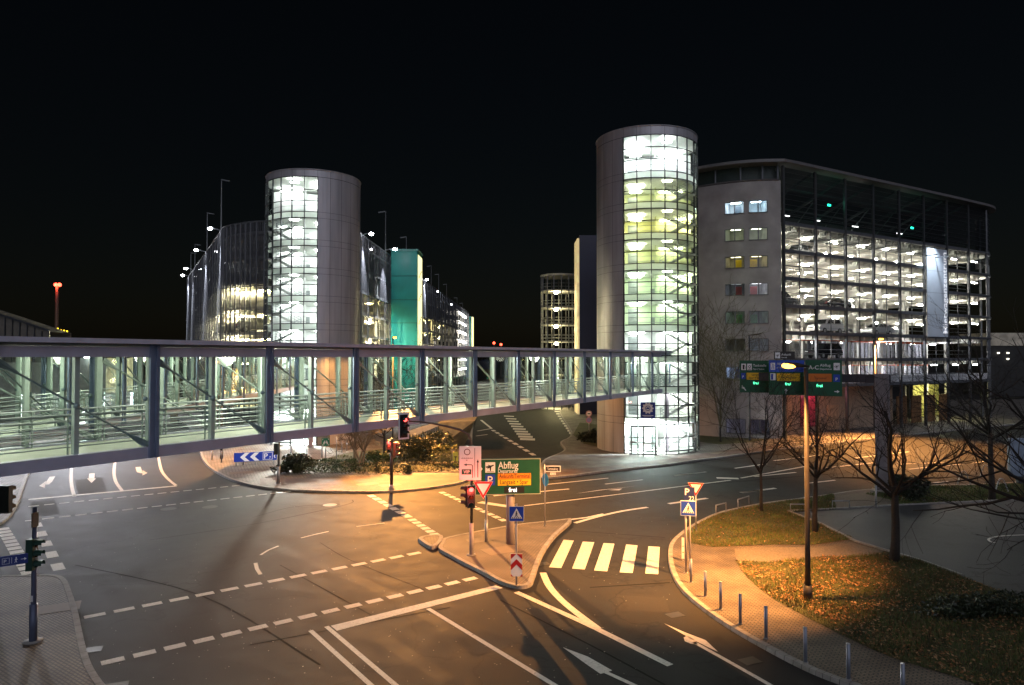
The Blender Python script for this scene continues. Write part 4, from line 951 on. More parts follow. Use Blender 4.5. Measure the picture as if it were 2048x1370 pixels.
for k in range(3): park('black', None, 'sedan', (-28.5 + k * 2.4, 79.5 + k * .3, 8.5), PI / 2, ['dark car tucked in the lowest lit deck left of the white tower', 'dark car in the lower mesh car park, second from the corner', 'dark car in the lower mesh car park nearest the white tower'][k], 'cars parked in the mesh car park')
for q in ((-33, 82.2, 10.4), (-33, 82.2, 13.2), (-32.6, 82, 15.9), (-38, 92, 12), (-43, 101, 11), (-29, 79.6, 10.4), (-28.5, 79.6, 13.2), (-28.5, 79.4, 15.9), (-30, 84, 7.6), (-21, 92, 10.4), (-21, 92, 13.2), (-21, 94, 7.6), (-19.6, 150, 9), (-36, 92, 10)): light('deck_glow', 'POINT', q, 1500, (1, .90, .55), cpk, .4)
# facade floodlights and roof lamp posts
floodm = M('flood_lens', (.92, .95, 1), emit=60, noise=0); capm = M('roof_post', (.16, .17, .18), .45, .5)
def flood(p, n_out, label, power, aimz=10):
    t = thing('flood_lamp', p, label, 'floodlight', 'floodlights along the mesh car park roof edge')
    q = Vector(p) + n_out * 1.0 + Vector((0, 0, .25))
    MB().beam(p, q, .08, .08).build('bracket', capm, t); h = MB(); h.beam(q - n_out * .15, q + n_out * .45, .42, .12); h.build('housing', capm, t)
    h = MB(); h.ball(q + n_out * .22 - Vector((0, 0, .10)), .27, 10, 6, sz=.7); h.build('lens', floodm, t)
    light('flood_light', 'SPOT', q + n_out * .1 - Vector((0, 0, .28)), power, (.88, .92, 1), t, .1, spot=58, aim=Vector((p[0], p[1], aimz)) + n_out * .0, blend=.7)
lo, ro_ = Vector((-.87, -.48, 0)), Vector((1, 0, 0))
for i, (px, Y, nn, lb) in enumerate(((440, 80.7, lo, 'bright floodlight on the mesh corner left of the white tower'), (409, 97, lo, 'bright floodlight on the mesh roof edge, second from the corner'), (386, 117, lo, 'bright floodlight farther along the left mesh roof edge'), (378, 127, lo, 'last bright floodlight at the far left end of the mesh roof'),
    (722, 83.6, ro_, 'bright floodlight just right of the white tower'), (772, 95.5, ro_, 'bright floodlight next to the green tower'), (841, 133, ro_, 'floodlight just behind the green tower'), (865, 157, ro_, 'floodlight on the far mesh roof edge, second past the green tower'), (894, 196, ro_, 'farthest floodlight at the end of the mesh roof edge'))):
    x = (px - CX) / FPX * Y; flood((x, Y, HT + .1), nn, lb, 16000, 8)
def rpost(p, h, label, sg):
    t = thing('roof_lamp_post', p, label, 'lamp post', 'unlit lamp posts on the mesh car park roof')
    MB().path([p, Vector(p) + Vector((0, 0, h))], [.10, .06], 6).build('pole', capm, t); MB().beam(Vector(p) + Vector((0, 0, h)), Vector(p) + Vector((sg * 1.0, 0, h - .15)), .3, .12).build('lamp_head', capm, t)
for px, yt, Y, sg, lb in ((440, 358, 84, 1, 'tallest thin unlit post above the mesh corner'), (412, 425, 100, 1, 'unlit roof post second left of the white tower'), (388, 488, 121, 1, 'unlit roof post third along the left roof edge'), (380, 505, 130, 1, 'unlit roof post at the far left end'),
    (770, 422, 95, -1, 'unlit roof post left of the green tower'), (812, 473, 112, -1, 'unlit roof post rising behind the green tower'), (862, 531, 155, -1, 'unlit roof post first right of the green tower'), (877, 548, 172, -1, 'unlit roof post second right of the green tower'), (893, 568, 195, -1, 'unlit roof post third right of the green tower'), (914, 595, 218, -1, 'unlit roof post fourth right of the green tower'), (925, 606, 231, -1, 'farthest unlit roof post by the bright end stair')):
    x = (px - CX) / FPX * Y; zt = CAMH + (714 - yt) * Y / FPX; rpost((x, Y, 22.5), zt - 22.5, lb, sg)
# green lift tower, bright end stair
gt = thing('lift_tower', (-15.7, 102, 0), 'square teal green lift tower on the side of the mesh car park', 'tower')
teal = M('teal_panel', (.007, .25, .215), .45, noise=.25, ns=.3)
g_ = MB(); zq = [.1, 3.2, 6.6, 10.1, 13.5, 16.9, 20.4, 24.1]
for a, b in zip(zq, zq[1:]): g_.box(-17.75, -13.9, 100, 104.9, a + .04, b - .04)
g_.build('wall', teal, gt)
MB().box(-17.7, -13.94, 100.05, 104.85, .1, 24.05).build('wall_core', M('teal_joint', (.003, .06, .055), .6), gt)
MB().box(-17.85, -13.75, 99.9, 105.1, 24.1, 24.35).build('roof', M('teal_roof', (.10, .30, .27), .5), gt)
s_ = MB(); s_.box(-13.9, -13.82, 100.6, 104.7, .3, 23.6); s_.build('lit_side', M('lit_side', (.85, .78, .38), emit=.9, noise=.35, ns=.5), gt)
d_ = MB()
for k in range(6):
    z = 3 + k * 3.45
    for j in range(4): d_.box(-13.82, -13.78, 101 + j * .8, 101.5 + j * .8, z + j * .35, z + .25 + j * .35)
d_.build('side_louvre', M('side_louvre', (.12, .1, .04), .6), gt)
et = thing('end_stair_tower', (-14, 233, 0), 'small dark green slab at the far end of the mesh car park', 'tower')
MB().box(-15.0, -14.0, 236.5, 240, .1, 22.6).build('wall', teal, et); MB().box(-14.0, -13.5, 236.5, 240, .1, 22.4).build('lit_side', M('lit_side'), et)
# rotunda ramp and dark slab in the middle distance
rn = thing('ramp_rotunda', (12.5, 118, 0), 'round yellow lit spiral ramp tower far behind the road', 'building')
cxr, cyr, rr_ = 7.9, 112.0, 3.1
for k in range(8):
    z = .1 + 2.75 * k
    MB().prism([(cxr + rr_ * math.cos(a * PI / 12), cyr + rr_ * math.sin(a * PI / 12)) for a in range(24)], z - .22, z).build('deck', slabc, rn)
    if k < 7: (MB().ball((cxr - .8, cyr - 1.8, z + 2.3), .4, 8, 6, sz=.45).build('ceiling_light', lampy, rn), light('deck_glow', 'POINT', (cxr, cyr - .6, z + 1.9), 90, (1, .85, .5), rn, .3))
pm = MB()
for a in range(16): pm.beam((cxr + rr_ * math.cos(a * PI / 8), cyr + rr_ * math.sin(a * PI / 8), .1), (cxr + rr_ * math.cos(a * PI / 8), cyr + rr_ * math.sin(a * PI / 8), 21.8), .14, .14)
pm.build('facade_posts', M('facade_post'), rn); tr = MB()
for z in [.1 + 2.75 * k + q for k in range(8) for q in (.5, 1.0)]: tr.path([(cxr + rr_ * math.cos(a * PI / 12), cyr + rr_ * math.sin(a * PI / 12), z) for a in range(25)], .05, 4)
tr.build('guard_rail', M('facade_post'), rn)
MB().prism([(cxr + rr_ * 1.05 * math.cos(a * PI / 12), cyr + rr_ * 1.05 * math.sin(a * PI / 12)) for a in range(24)], 21.6, 21.9).build('roof', slabc, rn)
dk = thing('dark_lift_tower', (11, 101, 0), 'dark blue slab tower with a yellow lit edge behind the tall stair tower', 'tower')
MB().box(9.9, 15, 100, 106, .1, 26.4).build('wall', M('dark_blue_panel', (.02, .022, .045), .35, .2, noise=.3, ns=.15), dk)
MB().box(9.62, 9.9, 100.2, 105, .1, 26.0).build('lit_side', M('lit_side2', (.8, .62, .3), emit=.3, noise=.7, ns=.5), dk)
# retaining wall and ramp beyond the plaza
rwl = thing('ramp_wall', (-5, 62, 0), 'concrete ramp wall with board marks behind the shrubs on the plaza', 'wall')
a, b, c_, d_ = G(871, 899, .12), G(927, 893, .12), AT(949, 842, 62), AT(876, 846, 62)
w_ = MB(); back = Vector((0, 5, 0)); fr = [a, b, c_, d_]; w_.add(fr + [p + back for p in fr], [(0, 1, 2, 3), (1, 5, 6, 2), (3, 2, 6, 7), (0, 3, 7, 4)])
w_.build('wall', M('board_concrete', (.22, .20, .13), .8, noise=.3, ns=1.6, bump=.3, bs=9), rwl)
p0, p1, p2, p3 = AT(812, 880, 61.5), AT(876, 852, 61.5), AT(868, 846, 61.5), AT(800, 868, 61.5)
w_ = MB(); w_.add([p0, p1, p2, p3] + [p + Vector((0, .4, 0)) for p in (p0, p1, p2, p3)], [(0, 1, 2, 3), (4, 7, 6, 5), (3, 2, 6, 7), (0, 4, 5, 1)]); w_.build('ramp_parapet', M('ramp_parapet', (.40, .39, .36), .7), rwl)
sl_ = MB()
for i in range(14):
    t = i / 13; q = p0.lerp(p1, .15 + .85 * t); sl_.beam(q + Vector((0, .2, -.02)), Vector((q.x, q.y + .2, max(.12, q.z - 1.5))), .09, .05)
sl_.build('slat', M('slat_wood', (.07, .06, .04), .7), rwl)
# far low building seen through the footbridge glass, on the left
tb = thing('terminal_building', (-55, 72, 0), 'pale low terminal building seen through the left end of the footbridge', 'building')
MB().box(-95, -44, 74, 80, 4.6, 8.4).build('upper_wall', M('terminal_wall', (.34, .33, .30), .7, noise=.15), tb)
MB().box(-95, -42, 84, 86, .1, 4.6).build('rear_wall', M('terminal_rear', (.16, .15, .14), .7, noise=.3), tb)
for i in range(9): MB().box(-92 + i * 5.6, -91.5 + i * 5.6, 74.5, 75, .1, 4.6).build('column', M('terminal_wall'), tb)
for i in range(6): MB().box(-60 + i * 3.4, -59.75 + i * 3.4, 83.2, 83.4, 1.2, 4.2).build('tube_lamp', M('terminal_lamp', (.85, .92, 1), emit=9, noise=0), tb)
light('terminal_light', 'POINT', (-52, 79, 4), 900, (.95, .95, 1), tb, .5)
for i, (fx, ax, ay) in enumerate(((-45.5, -24, 50), (-58, -27, 42))):
    MB().box(fx - .4, fx + .4, 73.2, 73.9, 8.4, 8.75).build('flood_lamp', M('terminal_lamp'), tb); light('added_road_flood', 'SPOT', (fx, 72.6, 8.3), 14000, (.90, .91, 1), tb, .25, spot=95, aim=(ax, ay, 0), blend=.8)  # both floodlights and their housings are added to brighten the left road
gs = thing('hall_roof', (-44, 52, 0), 'pale sloping hall roof with railing above the left end of the footbridge', 'building')
a, b = AT(-120, 592, 62), AT(100, 664, 62); w_ = MB(); w_.add([a, b, (b.x, b.y, 8), (a.x, a.y, 8)] + [q + Vector((0, 3, 0)) for q in (a, b, Vector((b.x, b.y, 8)), Vector((a.x, a.y, 8)))], [(0, 1, 2, 3), (4, 7, 6, 5), (0, 4, 5, 1)])
w_.build('wall', M('hall_wall', (.11, .10, .085), .7, noise=.2), gs); w_ = MB()
for i in range(16): q = a.lerp(b, i / 15); w_.beam(q + Vector((0, -.1, .1)), Vector((q.x, q.y - .1, 8)), .1, .06)
w_.beam(a + Vector((0, -.1, .12)), b + Vector((0, -.1, .12)), .2, .16); w_.build('railing', darksteel, gs)
# red obstruction beacon and yellow lit sign
redl = M('red_beacon', (1, .06, .03), emit=5, noise=0)
p = AT(113, 700, 150); t = thing('beacon_mast', (p.x, p.y, 0), 'tall mast with red warning light left above the footbridge', 'mast')
MB().path([(p.x, p.y, 0), (p.x, p.y, 24.2)], [.5, .35], 8).build('mast', M('mast_brown', (.10, .06, .04), .6), t)
for q in (-.35, .45): MB().ball((p.x + q, p.y, 24.4), .42, 8, 6).build('beacon_lamp', redl, t)
light('beacon_light', 'POINT', (p.x, p.y - 1, 24), 500, (1, .1, .05), t, .3)
for i, (px, py, lb) in enumerate(((988, 686, 'left one of two tiny red beacons on the horizon'), (1002, 689, 'right one of two tiny red beacons on the horizon'))):
    p = AT(px, py, 300); t = thing('beacon_mast', (p.x, p.y, 0), lb, 'mast', 'distant red beacons'); MB().path([(p.x, p.y, 0), p], .18, 5).build('mast', M('mast_brown'), t); MB().ball(p, .55, 8, 6).build('beacon_lamp', redl, t)
p = AT(125, 662, 140); t = thing('roof_sign', (p.x, p.y, 0), 'small yellow lit roof sign just above the footbridge', 'sign'); yb = M('sign_glow', (1, .62, .02), emit=3.5, noise=.2)
e = MB()
for i, (x, h) in enumerate(((-1.0, 1.3), (-.65, .8), (-.35, 1.0), (0, .7), (.3, .9), (.6, .6), (.9, .75))): e.box(x - .11, x + .11, 0, .1, 0, h)
e.box(-1.05, 1.0, .1, .2, 0, .45)
o = e.build('lettering', yb, t, world=False); o.location = (0, 0, p.z - .7); MB().box(-.08, .08, .05, .2, 0, p.z - .7).build('post', darksteel, t, world=False)
fb = thing('distant_hall', (115, 150, 0), 'distant hall with pale lit upper wall at the right edge', 'building')
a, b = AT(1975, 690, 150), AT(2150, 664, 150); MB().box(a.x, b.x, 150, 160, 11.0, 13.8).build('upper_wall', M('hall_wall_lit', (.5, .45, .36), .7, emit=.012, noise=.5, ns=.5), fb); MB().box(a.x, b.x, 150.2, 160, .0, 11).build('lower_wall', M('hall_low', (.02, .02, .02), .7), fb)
for x, y in ((1997, 706), (2016, 706), (2016, 718)): q = AT(x, y, 150); MB().box(q.x - .2, q.x + .2, 149.9, 150.1, q.z - .15, q.z + .15).build('window', M('win_dot', (1, .95, .8), emit=2, noise=0), fb)
# ================================================================ STREET FURNITURE
# ---- bollards
boll_m = M('bollard_steel', (.22, .24, .30), .4, .5, noise=.12, ns=6)
capb = M('bollard_cap', (.45, .46, .5), .35, .6)
def bollard_at(p, h, r, label, group, proto=None):
    if proto: o = dup(proto, p, 0, label, group); o.scale = (1, 1, h / proto['h']); return o
    t = thing('bollard', p, label, 'bollard', group); t['h'] = h
    MB().path([(0, 0, 0), (0, 0, h)], r, 12).build('post', boll_m, t, True, False); MB().path([(0, 0, h), (0, 0, h + .02), (0, 0, h + .03)], [r, r, r * .6], 12).build('cap', capb, t, True, False)
    MB().path([(0, 0, .0), (0, 0, .03)], r * 1.5, 12).build('collar', kerbm, t, True, False)
    return t
bl = [(1382, 1165, .84), (1411, 1193, .86), (1441.5, 1219, .9), (1480.7, 1248, .92), (1532, 1277, .93), (1610.8, 1326, .95), (1697, 1360, .92), (1806, 1405, .92)]
nm = ['slim bollard nearest the crossing sign posts', 'second bollard after the crossing signs on the curved pavement', 'third bollard after the crossing signs on the curved pavement', 'fourth bollard from the crossing signs along the kerb', 'bollard in the row, just left of the street lamp foot', 'bollard on the kerb row below the foot of the street lamp', 'last but one bollard before the bottom right edge', 'last bollard of the kerb row, cut by the bottom edge']
pb = None
for (x, y, h), l in zip(bl, nm):
    o = bollard_at(G(x, y, .12), h, .052, l, 'bollards along the curved pavement', pb); pb = pb or o
pl = [(424, 920, .8), (443, 925, .9), (582, 920, 1.1), (614, 916, 1.0), (644, 915, 1.0), (684, 905, .9), (694, 901, .9), (702, 899, .9), (487, 929, 1.0)]
nm = ['grey post on the plaza, leftmost by the road curve', 'grey post on the plaza, second from the road curve', 'grey post before the white tower entrance, beside the signal pole', 'grey post in the light of the white tower entrance', 'grey post just left of the green assembly sign', 'grey post right of the white tower base, first of three', 'grey post right of the white tower base, middle of three', 'grey post right of the white tower base, last of three', 'grey post hidden partly behind the blue chevron sign']
pb = None
for (x, y, h), l in zip(pl, nm):
    o = bollard_at(G(x, y, .12), h, .05, l, 'posts on the plaza', pb); pb = pb or o
# ---- generic helpers for posts and signal heads
def pole(t, h, r=.05, sleeve=0, mat=steel, sm=None, r2=None):
    o = MB().path([(0, 0, 0), (0, 0, h)], [r, r2 or r], 12).build('pole', mat, t, True, False)
    if sleeve: MB().path([(0, 0, 0), (0, 0, sleeve)], r * 1.35, 12).build('pole_sleeve', sm or steel, t, True, False)
    MB().path([(0, 0, 0), (0, 0, .04)], r * 2.1, 10).build('base_collar', kerbm, t, True, False)
    return o
red_on = M('signal_red_lit', (1, .05, .04), emit=5, noise=0); red_off = M('signal_red_dark', (.05, .008, .008), .25, noise=0)
amb_off = M('signal_amber_dark', (.05, .025, .004), .25, noise=0); grn_off = M('signal_green_dark', (.004, .04, .03), .25, noise=0)
def T4(x, y, z, rz=0): return Matrix.Translation((x, y, z)) @ Matrix.Rotation(rz, 4, 'Z')
def signal_head(t, T, lit=True, n=3, board=False, s=1., mat=None):
    """a signal head whose lenses face -y of T, its top at T's origin"""
    w, d, hh = .17 * s, .20 * s, .33 * s
    mat = mat or M('signal_housing', (.010, .014, .013), .45)
    h = MB(); h.box(-w, w, 0, d, -hh * n, 0, T)
    for i in range(n):
        zc = -hh * (i + .5); R = .125 * s; vs = []
        for q in range(9):
            a = math.radians(-10 + 200 * q / 8)
            for y in (0, -.24 * s): vs.append(T @ Vector((R * math.cos(a), y, zc + R * math.sin(a))))
        h.add(vs, [(2 * q, 2 * q + 2, 2 * q + 3, 2 * q + 1) for q in range(8)])
    ho = h.build('signal_head', mat, t, False, False)
    if board:
        b = MB(); b.box(-.32 * s, .32 * s, d * .5, d * .5 + .02, -hh * n - .14, .14, T); bo = b.build('backing_board', signblack, ho, False, False)
        e = MB(); a, z0, z1, y = .32 * s, -hh * n - .14, .14, d * .5 - .006
        for x0, x1, q0, q1 in ((-a, -a + .07, z0, z1), (a - .07, a, z0, z1), (-a + .07, a - .07, z1 - .07, z1), (-a + .07, a - .07, z0, z0 + .07)): e.add([T @ Vector(v) for v in ((x0, y, q0), (x1, y, q0), (x1, y, q1), (x0, y, q1))], [(0, 1, 2, 3)])
        e.build('board_border', signwhite, ho, False, False)
    for i in range(n):
        m = [red_on if lit else red_off, amb_off, grn_off][i] if n == 3 else [red_on if lit else red_off, grn_off][i]
        l = MB(); c = T @ Vector((0, -.012, -hh * (i + .5))); l.ball(c, .105 * s, 12, 6, 1, .35, 1); l.build('lens', m, ho, True, False)
    return ho
def faceT(p): return math.atan2(p[0], p[1]) * -1
# ---- signal mast with arm, VIP sign on the island
P0 = G(943, 1110, .12); t = thing('traffic_light', P0, 'signal mast on the island with red light, arm over the road and white lane sign', 'traffic light'); rz = faceT(P0)
D0 = P0.y; zz = lambda y, D=D0: CAMH + (714 - y) * D / FPX - .12
MB().path([(0, 0, 0), (0, 0, zz(888))], [.062, .055], 12).build('pole', M('pole_black', (.02, .02, .02), .5), t, True, False)
MB().path([(0, 0, 0), (0, 0, 1.35)], .09, 12).build('pole_sleeve', M('sleeve_grey', (.34, .31, .31), .55, noise=.2), t, True, False)
MB().path([(0, 0, 0), (0, 0, .03)], .2, 10).build('base_collar', kerbm, t, True, False)
xx = lambda px, D=D0: (px - CX) * D / FPX - P0.x
arm = [(0, 0, zz(890)), (xx(942), 0, zz(880)), (xx(937), .0, zz(868)), (xx(920), 0, zz(859)), (xx(893), 0, zz(852)), (xx(862), 0, zz(846)), (xx(840), 0, zz(843)), (xx(818), 0, zz(842))]
MB().path([(0, 0, zz(900))] + arm[1:], [.055, .055, .05, .05, .045, .04, .035, .03], 8).build('mast_arm', M('arm_brown', (.10, .07, .06), .5, .3), t, True, False)
signal_head(t, T4(xx(811), -.12, zz(832), .75), True, 3, True, .84)
signal_head(t, T4(-.0, -.28, zz(968), .1), True, 3, False, .95); signal_head(t, T4(-.24, .06, zz(970), -1.7), False, 3, False, .9)
vb = MB(); vb.box(-.46, .46, -.03, .03, zz(958), zz(891)); Tq = .0
pn = vb.build('lane_sign', signwhite, t, False, False); pn.location = (-.05, -.12, 0)
z0, z1 = zz(958), zz(891); e = MB(); y = -.034
e.ring(-.13, z1 - .24, .105, .135, y); e.build('ring_mark', M('mark_maroon', (.12, .012, .015), .5), pn, False, False)
e = MB(); e.line([(.19, z0 + .12), (.19, z1 - .08)], .018, y); e.arrow([(.32, z0 + .12), (.32, z1 - .55)], .032, y, .1, .13)
e.arrow([(.10, z0 + .10), (.10, z1 - .82), (.06, z1 - .78), (-.28, z1 - .78)], .032, y, .1, .13)
for a in range(18): e.rect(-.38 + a * .027, z1 - .52, -.362 + a * .027, z1 - .505 + .012 * (a % 3), y)
e.rect(-.17, z1 - .60, -.12, z1 - .575, y); e.build('lane_arrow', signblack, pn, False, False)
e = MB(); e.rect(-.36, z0 + .24, .05, z0 + .46, y - .001); e.build('plate', M('plate_green', (.01, .10, .07), .5, noise=0), pn, False, False)
e = MB(); e.text('VIP', -.155, z0 + .285, .19, y - .004, 'C', .32); e.build('lettering', signwhite, pn, False, False)
light('signal_glow', 'POINT', P0 + Vector((0, -.75, zz(978))), 60, (1, .08, .05), t, .08)
# ---- yield sign, crossing sign builders
def yield_sign(t, zc, s=.45, rz=0, yo=-.07):
    T = T4(0, yo, zc, 0); k = s
    tri = lambda r: [(-r * .866 * 1.0, r * .5), (r * .866, r * .5), (0, -r)]
    b = MB(); P = tri(k); b.add([(x, -.008, zc + z) for x, z in P] + [(x, .012, zc + z) for x, z in P], [(0, 2, 1), (3, 4, 5), (0, 1, 4, 3), (1, 2, 5, 4), (2, 0, 3, 5)])
    o = b.build('sign_plate', signwhite, t, False, False); o.location = (0, yo, 0)
    e = MB(); a, c = tri(k * .97), tri(k * .66)
    e.add([(x, -.012, zc + z) for x, z in a + c], [(0, 1, 4, 3), (1, 2, 5, 4), (2, 0, 3, 5)]); e.build('red_border', signred, o, False, False)
    MB().box(-.04, .04, .012, .06, zc - .05, zc + .05).build('clamp', steel, o, False, False)
def cross_sign(t, zc, s=.28, yo=-.07):
    b = MB().box(-s, s, -.008, .012, zc - s, zc + s); o = b.build('sign_plate', signwhite, t, False, False); o.location = (0, yo, 0)
    e = MB(); q = s * .94; e.rect(-q, zc - q, q, zc + q, -.012); e.build('blue_field', signblue, o, False, False)
    e = MB(); e.flat([(-s * .76, zc - s * .62), (s * .76, zc - s * .62), (0, zc + s * .76)], -.016); e.build('white_triangle', signwhite, o, False, False)
    e = MB(); y = -.02
    e.disc(0, zc + s * .28, s * .085, y, 10); e.line([(0, zc + s * .2), (-s * .04, zc - s * .12)], s * .15, y); e.line([(-s * .04, zc - s * .1), (s * .16, zc - s * .42)], s * .09, y); e.line([(-s * .04, zc - s * .1), (-s * .2, zc - s * .42)], s * .09, y); e.line([(0, zc + s * .12), (s * .17, zc - s * .06)], s * .06, y); e.line([(0, zc + s * .12), (-s * .15, zc - s * .05)], s * .06, y)
    for i in range(5): x = -s * .58 + i * s * .26; e.rect(x, zc - s * .58, x + s * .13, zc - s * .46, y)
    e.build('pictogram', signblack, o, False, False)
    MB().box(-.04, .04, .012, .06, zc - .05, zc + .05).build('clamp', steel, o, False, False)
zf = lambda y, Q: CAMH + (714 - y) * Q.y / FPX - .12
P = Vector((P0.x + .5, P0.y - .12, .12)); zq = zf(973, P); t = thing('yield_sign', (P.x, P.y, .12 + zq), 'red and white give way triangle in front of the green departures board', 'sign', rz=faceT(P)); yield_sign(t, 0, .48)
MB().box(-.46, 0, -.03, .0, .06, .10).build('bracket', steel, t, False, False)
P = G(1392, 1063, .12); t = thing('yield_sign', P, 'give way triangle on a thin post beside the grass verge', 'sign', rz=faceT(P)); pole(t, zf(966, P), .03); yield_sign(t, zf(973, P), .43, yo=-.05)
P = G(1033, 1172, .12); t = thing('crossing_sign', P, 'blue zebra crossing sign above a red and white chevron board on the island', 'sign', rz=faceT(P)); pole(t, zf(1006, P), .038, mat=M('pole_grey', (.35, .33, .33), .5, .3)); cross_sign(t, zf(1025, P), .275)
zc = zf(1126, P); s = .21; b = MB().box(-s, s, -.012, .012, zc - .41, zc + .41); o = b.build('chevron_board', signwhite, t, False, False); o.location = (0, -.07, 0)
e = MB(); y = -.016
for k in (-1, 0, 1):
    zt = zc + .02 + k * .40
    lo, hi = zc - .41, zc + .41
    for sg in (-1, 1):
        pts = [(0, zt), (sg * s, zt - .21), (sg * s, zt - .01), (0, zt + .20)] if k < 1 else [(0, hi), (sg * s, zt - .21), (sg * s, hi)]
        pts = [(px, min(hi, max(lo, pz))) for px, pz in pts]
        if k == -1: pts = [(0, lo), (sg * s, lo), (sg * s, lo + .18), (0, lo)][:3] if False else [(sg * .13, lo), (sg * s, lo), (sg * s, lo + .10)]
        e.flat(pts, y)
e.build('red_chevron', signred, o, False, False)
P = G(1372, 1147, .12); t = thing('crossing_sign', P, 'blue zebra crossing sign with dark blue parking plate on twin posts', 'sign', rz=faceT(P))
pole(t, zf(985, P), .045, mat=M('pole_grey')); MB().path([(.16, .5, 0), (.16, .5, zf(985, P))], .035, 10).build('pole', M('pole_grey'), t, True, False)
cross_sign(t, zf(1014, P), .29); 
for c in t.children:
    if c.name.startswith('sign_plate'): c.location.x = .1
zc = zf(987, P); o = MB().box(-.20, .20, -.01, .01, zc - .29, zc + .29).build('parking_plate', M('plate_navy', (.01, .02, .10), .5, noise=.05), t, False, False); o.location = (.14, -.04, 0)
e = MB(); e.text('P', -.16, zc - .02, .36, -.014); e.text('22', -.02, zc - .24, .26, -.014, maxw=.2); e.build('lettering', signwhite, o, False, False)
P = G(1366, 1122, .12); t = thing('marker_post', P, 'short pinkish white marker post at the kerb beside the crossing', 'marker post'); MB().box(-.05, .05, -.02, .02, .1, .95).build('marker_plate', M('marker_white', (.7, .6, .56), .5), t, world=False); MB().path([(0, .03, 0), (0, .03, .95)], .025, 8).build('post', steel, t, world=False)
e = MB(); e.rect(-.04, .35, .04, .38, -.025); e.rect(-.04, .6, .04, .63, -.025); e.build('band', signred, t, world=False)
# ---- big green departures board
P = G(1022, 1091, .12); rz = faceT(P) + .10; t = thing('direction_board', P, 'green departures direction board on a thick grey pole', 'sign', rz=rz)
zb, zt = zf(988, P), zf(916, P); MB().path([(0, .30, 0), (0, .30, zt - .2)], .19, 20).build('pole', M('pole_thick', (.36, .33, .34), .5, .3, noise=.15), t, True, False)
MB().path([(-1.05, .75, 0), (-1.05, .75, zb + .5)], .055, 12).build('support_post', M('pole_grey'), t, True, False); MB().path([(-1.05, .75, 0), (-1.05, .75, 1.0)], .075, 12).build('support_sleeve', steel, t, True, False)
W = 1.47; X0 = -.14; o = MB().box(X0 - W, X0 + W, -.05, .05, zb, zt).build('panel', signgreen, t, False, False, bevel=.01)
e = MB(); y = -.052
for x0, x1, q0, q1 in ((X0 - W + .01, X0 - W + .04, zb + .04, zt - .04), (X0 + W - .04, X0 + W - .01, zb + .04, zt - .04), (X0 - W + .01, X0 + W - .01, zt - .04, zt - .015), (X0 - W + .01, X0 + W - .01, zb + .015, zb + .04)): e.rect(x0, q0, x1, q1, y)
e.build('panel_border', M('border_pale', (.40, .42, .36), .5, noise=0), o, False, False)
XL = X0 - W; e = MB(); e.text('Abflug', XL + 1.03, zt - .44, .44, y, maxw=.90); e.text('Departures', XL + 1.03, zt - .63, .24, y, maxw=.86); e.build('lettering', signwhite, o, False, False)
e = MB(); e.rect(XL + .46, zt - .61, XL + .90, zt - .15, y); e.flat([(XL + .02, zt - .20), (XL + .16, zt - .20), (XL + .34, zt - .44), (XL + .16, zt - .68), (XL + .02, zt - .68)], y); e.build('white_field', signwhite, o, False, False)
def plane_icon(e, cx, cz, s, y):
    R = lambda pts, a=.45: [(cx + s * (x * math.cos(a) - z * math.sin(a)), cz + s * (x * math.sin(a) + z * math.cos(a))) for x, z in pts]
    e.flat(R([(-.42, -.05), (.40, -.05), (.48, .02), (.40, .07), (-.38, .07), (-.48, .26), (-.40, .26), (-.25, .07)]), y); e.flat(R([(-.10, .0), (.14, .02), (-.12, -.42), (-.22, -.42)]), y - .001); e.flat(R([(-.02, .05), (.16, .05), (-.10, .34), (-.16, .34)]), y - .001)
e = MB(); plane_icon(e, XL + .68, zt - .36, .40, y - .003); e.rect(XL + .51, zt - .58, XL + .85, zt - .56, y - .003); e.rect(XL + .06, zt - .36, XL + .10, zt - .30, y - .003); e.rect(XL + .06, zt - .56, XL + .10, zt - .50, y - .003)
e.flat([(XL + .12, zt - .37), (XL + .24, zt - .44), (XL + .12, zt - .51)], y - .003); e.build('pictogram', signblack, o, False, False)
e = MB(); e.rect(XL + .46, zt - 1.17, XL + .90, zt - .69, y); e.build('parking_field', signblue, o, False, False); e = MB(); e.text('P', XL + .68, zt - 1.11, .50, y - .003, 'C'); e.ring(XL + .69, zt - 1.04, 0, 0, y); e.build('lettering', signwhite, o, False, False)
e = MB(); e.rect(XL + 1.02, zt - .92, XL + 2.50, zt - .66, y); e.build('orange_field', signorange, o, False, False); e = MB(); e.rect(XL + 1.02, zt - 1.19, XL + 2.50, zt - .925, y); e.build('yellow_field', signyellow, o, False, False)
e = MB(); e.text('Ankunft/Terminal', XL + 1.07, zt - .87, .27, y - .003, maxw=1.38); e.text('Langzeit • Spar', XL + 1.12, zt - 1.13, .27, y - .003, maxw=1.25); e.rect(XL + 1.3, zt - 1.53, XL + 2.2, zt - 1.25, y); e.build('lettering', signblack, o, False, False)
e = MB(); e.text('frei', XL + 1.50, zt - 1.48, .28, y - .004, maxw=.6); e.build('display', M('led_white', (.85, .9, .85), emit=1.1, noise=0), o, False, False)
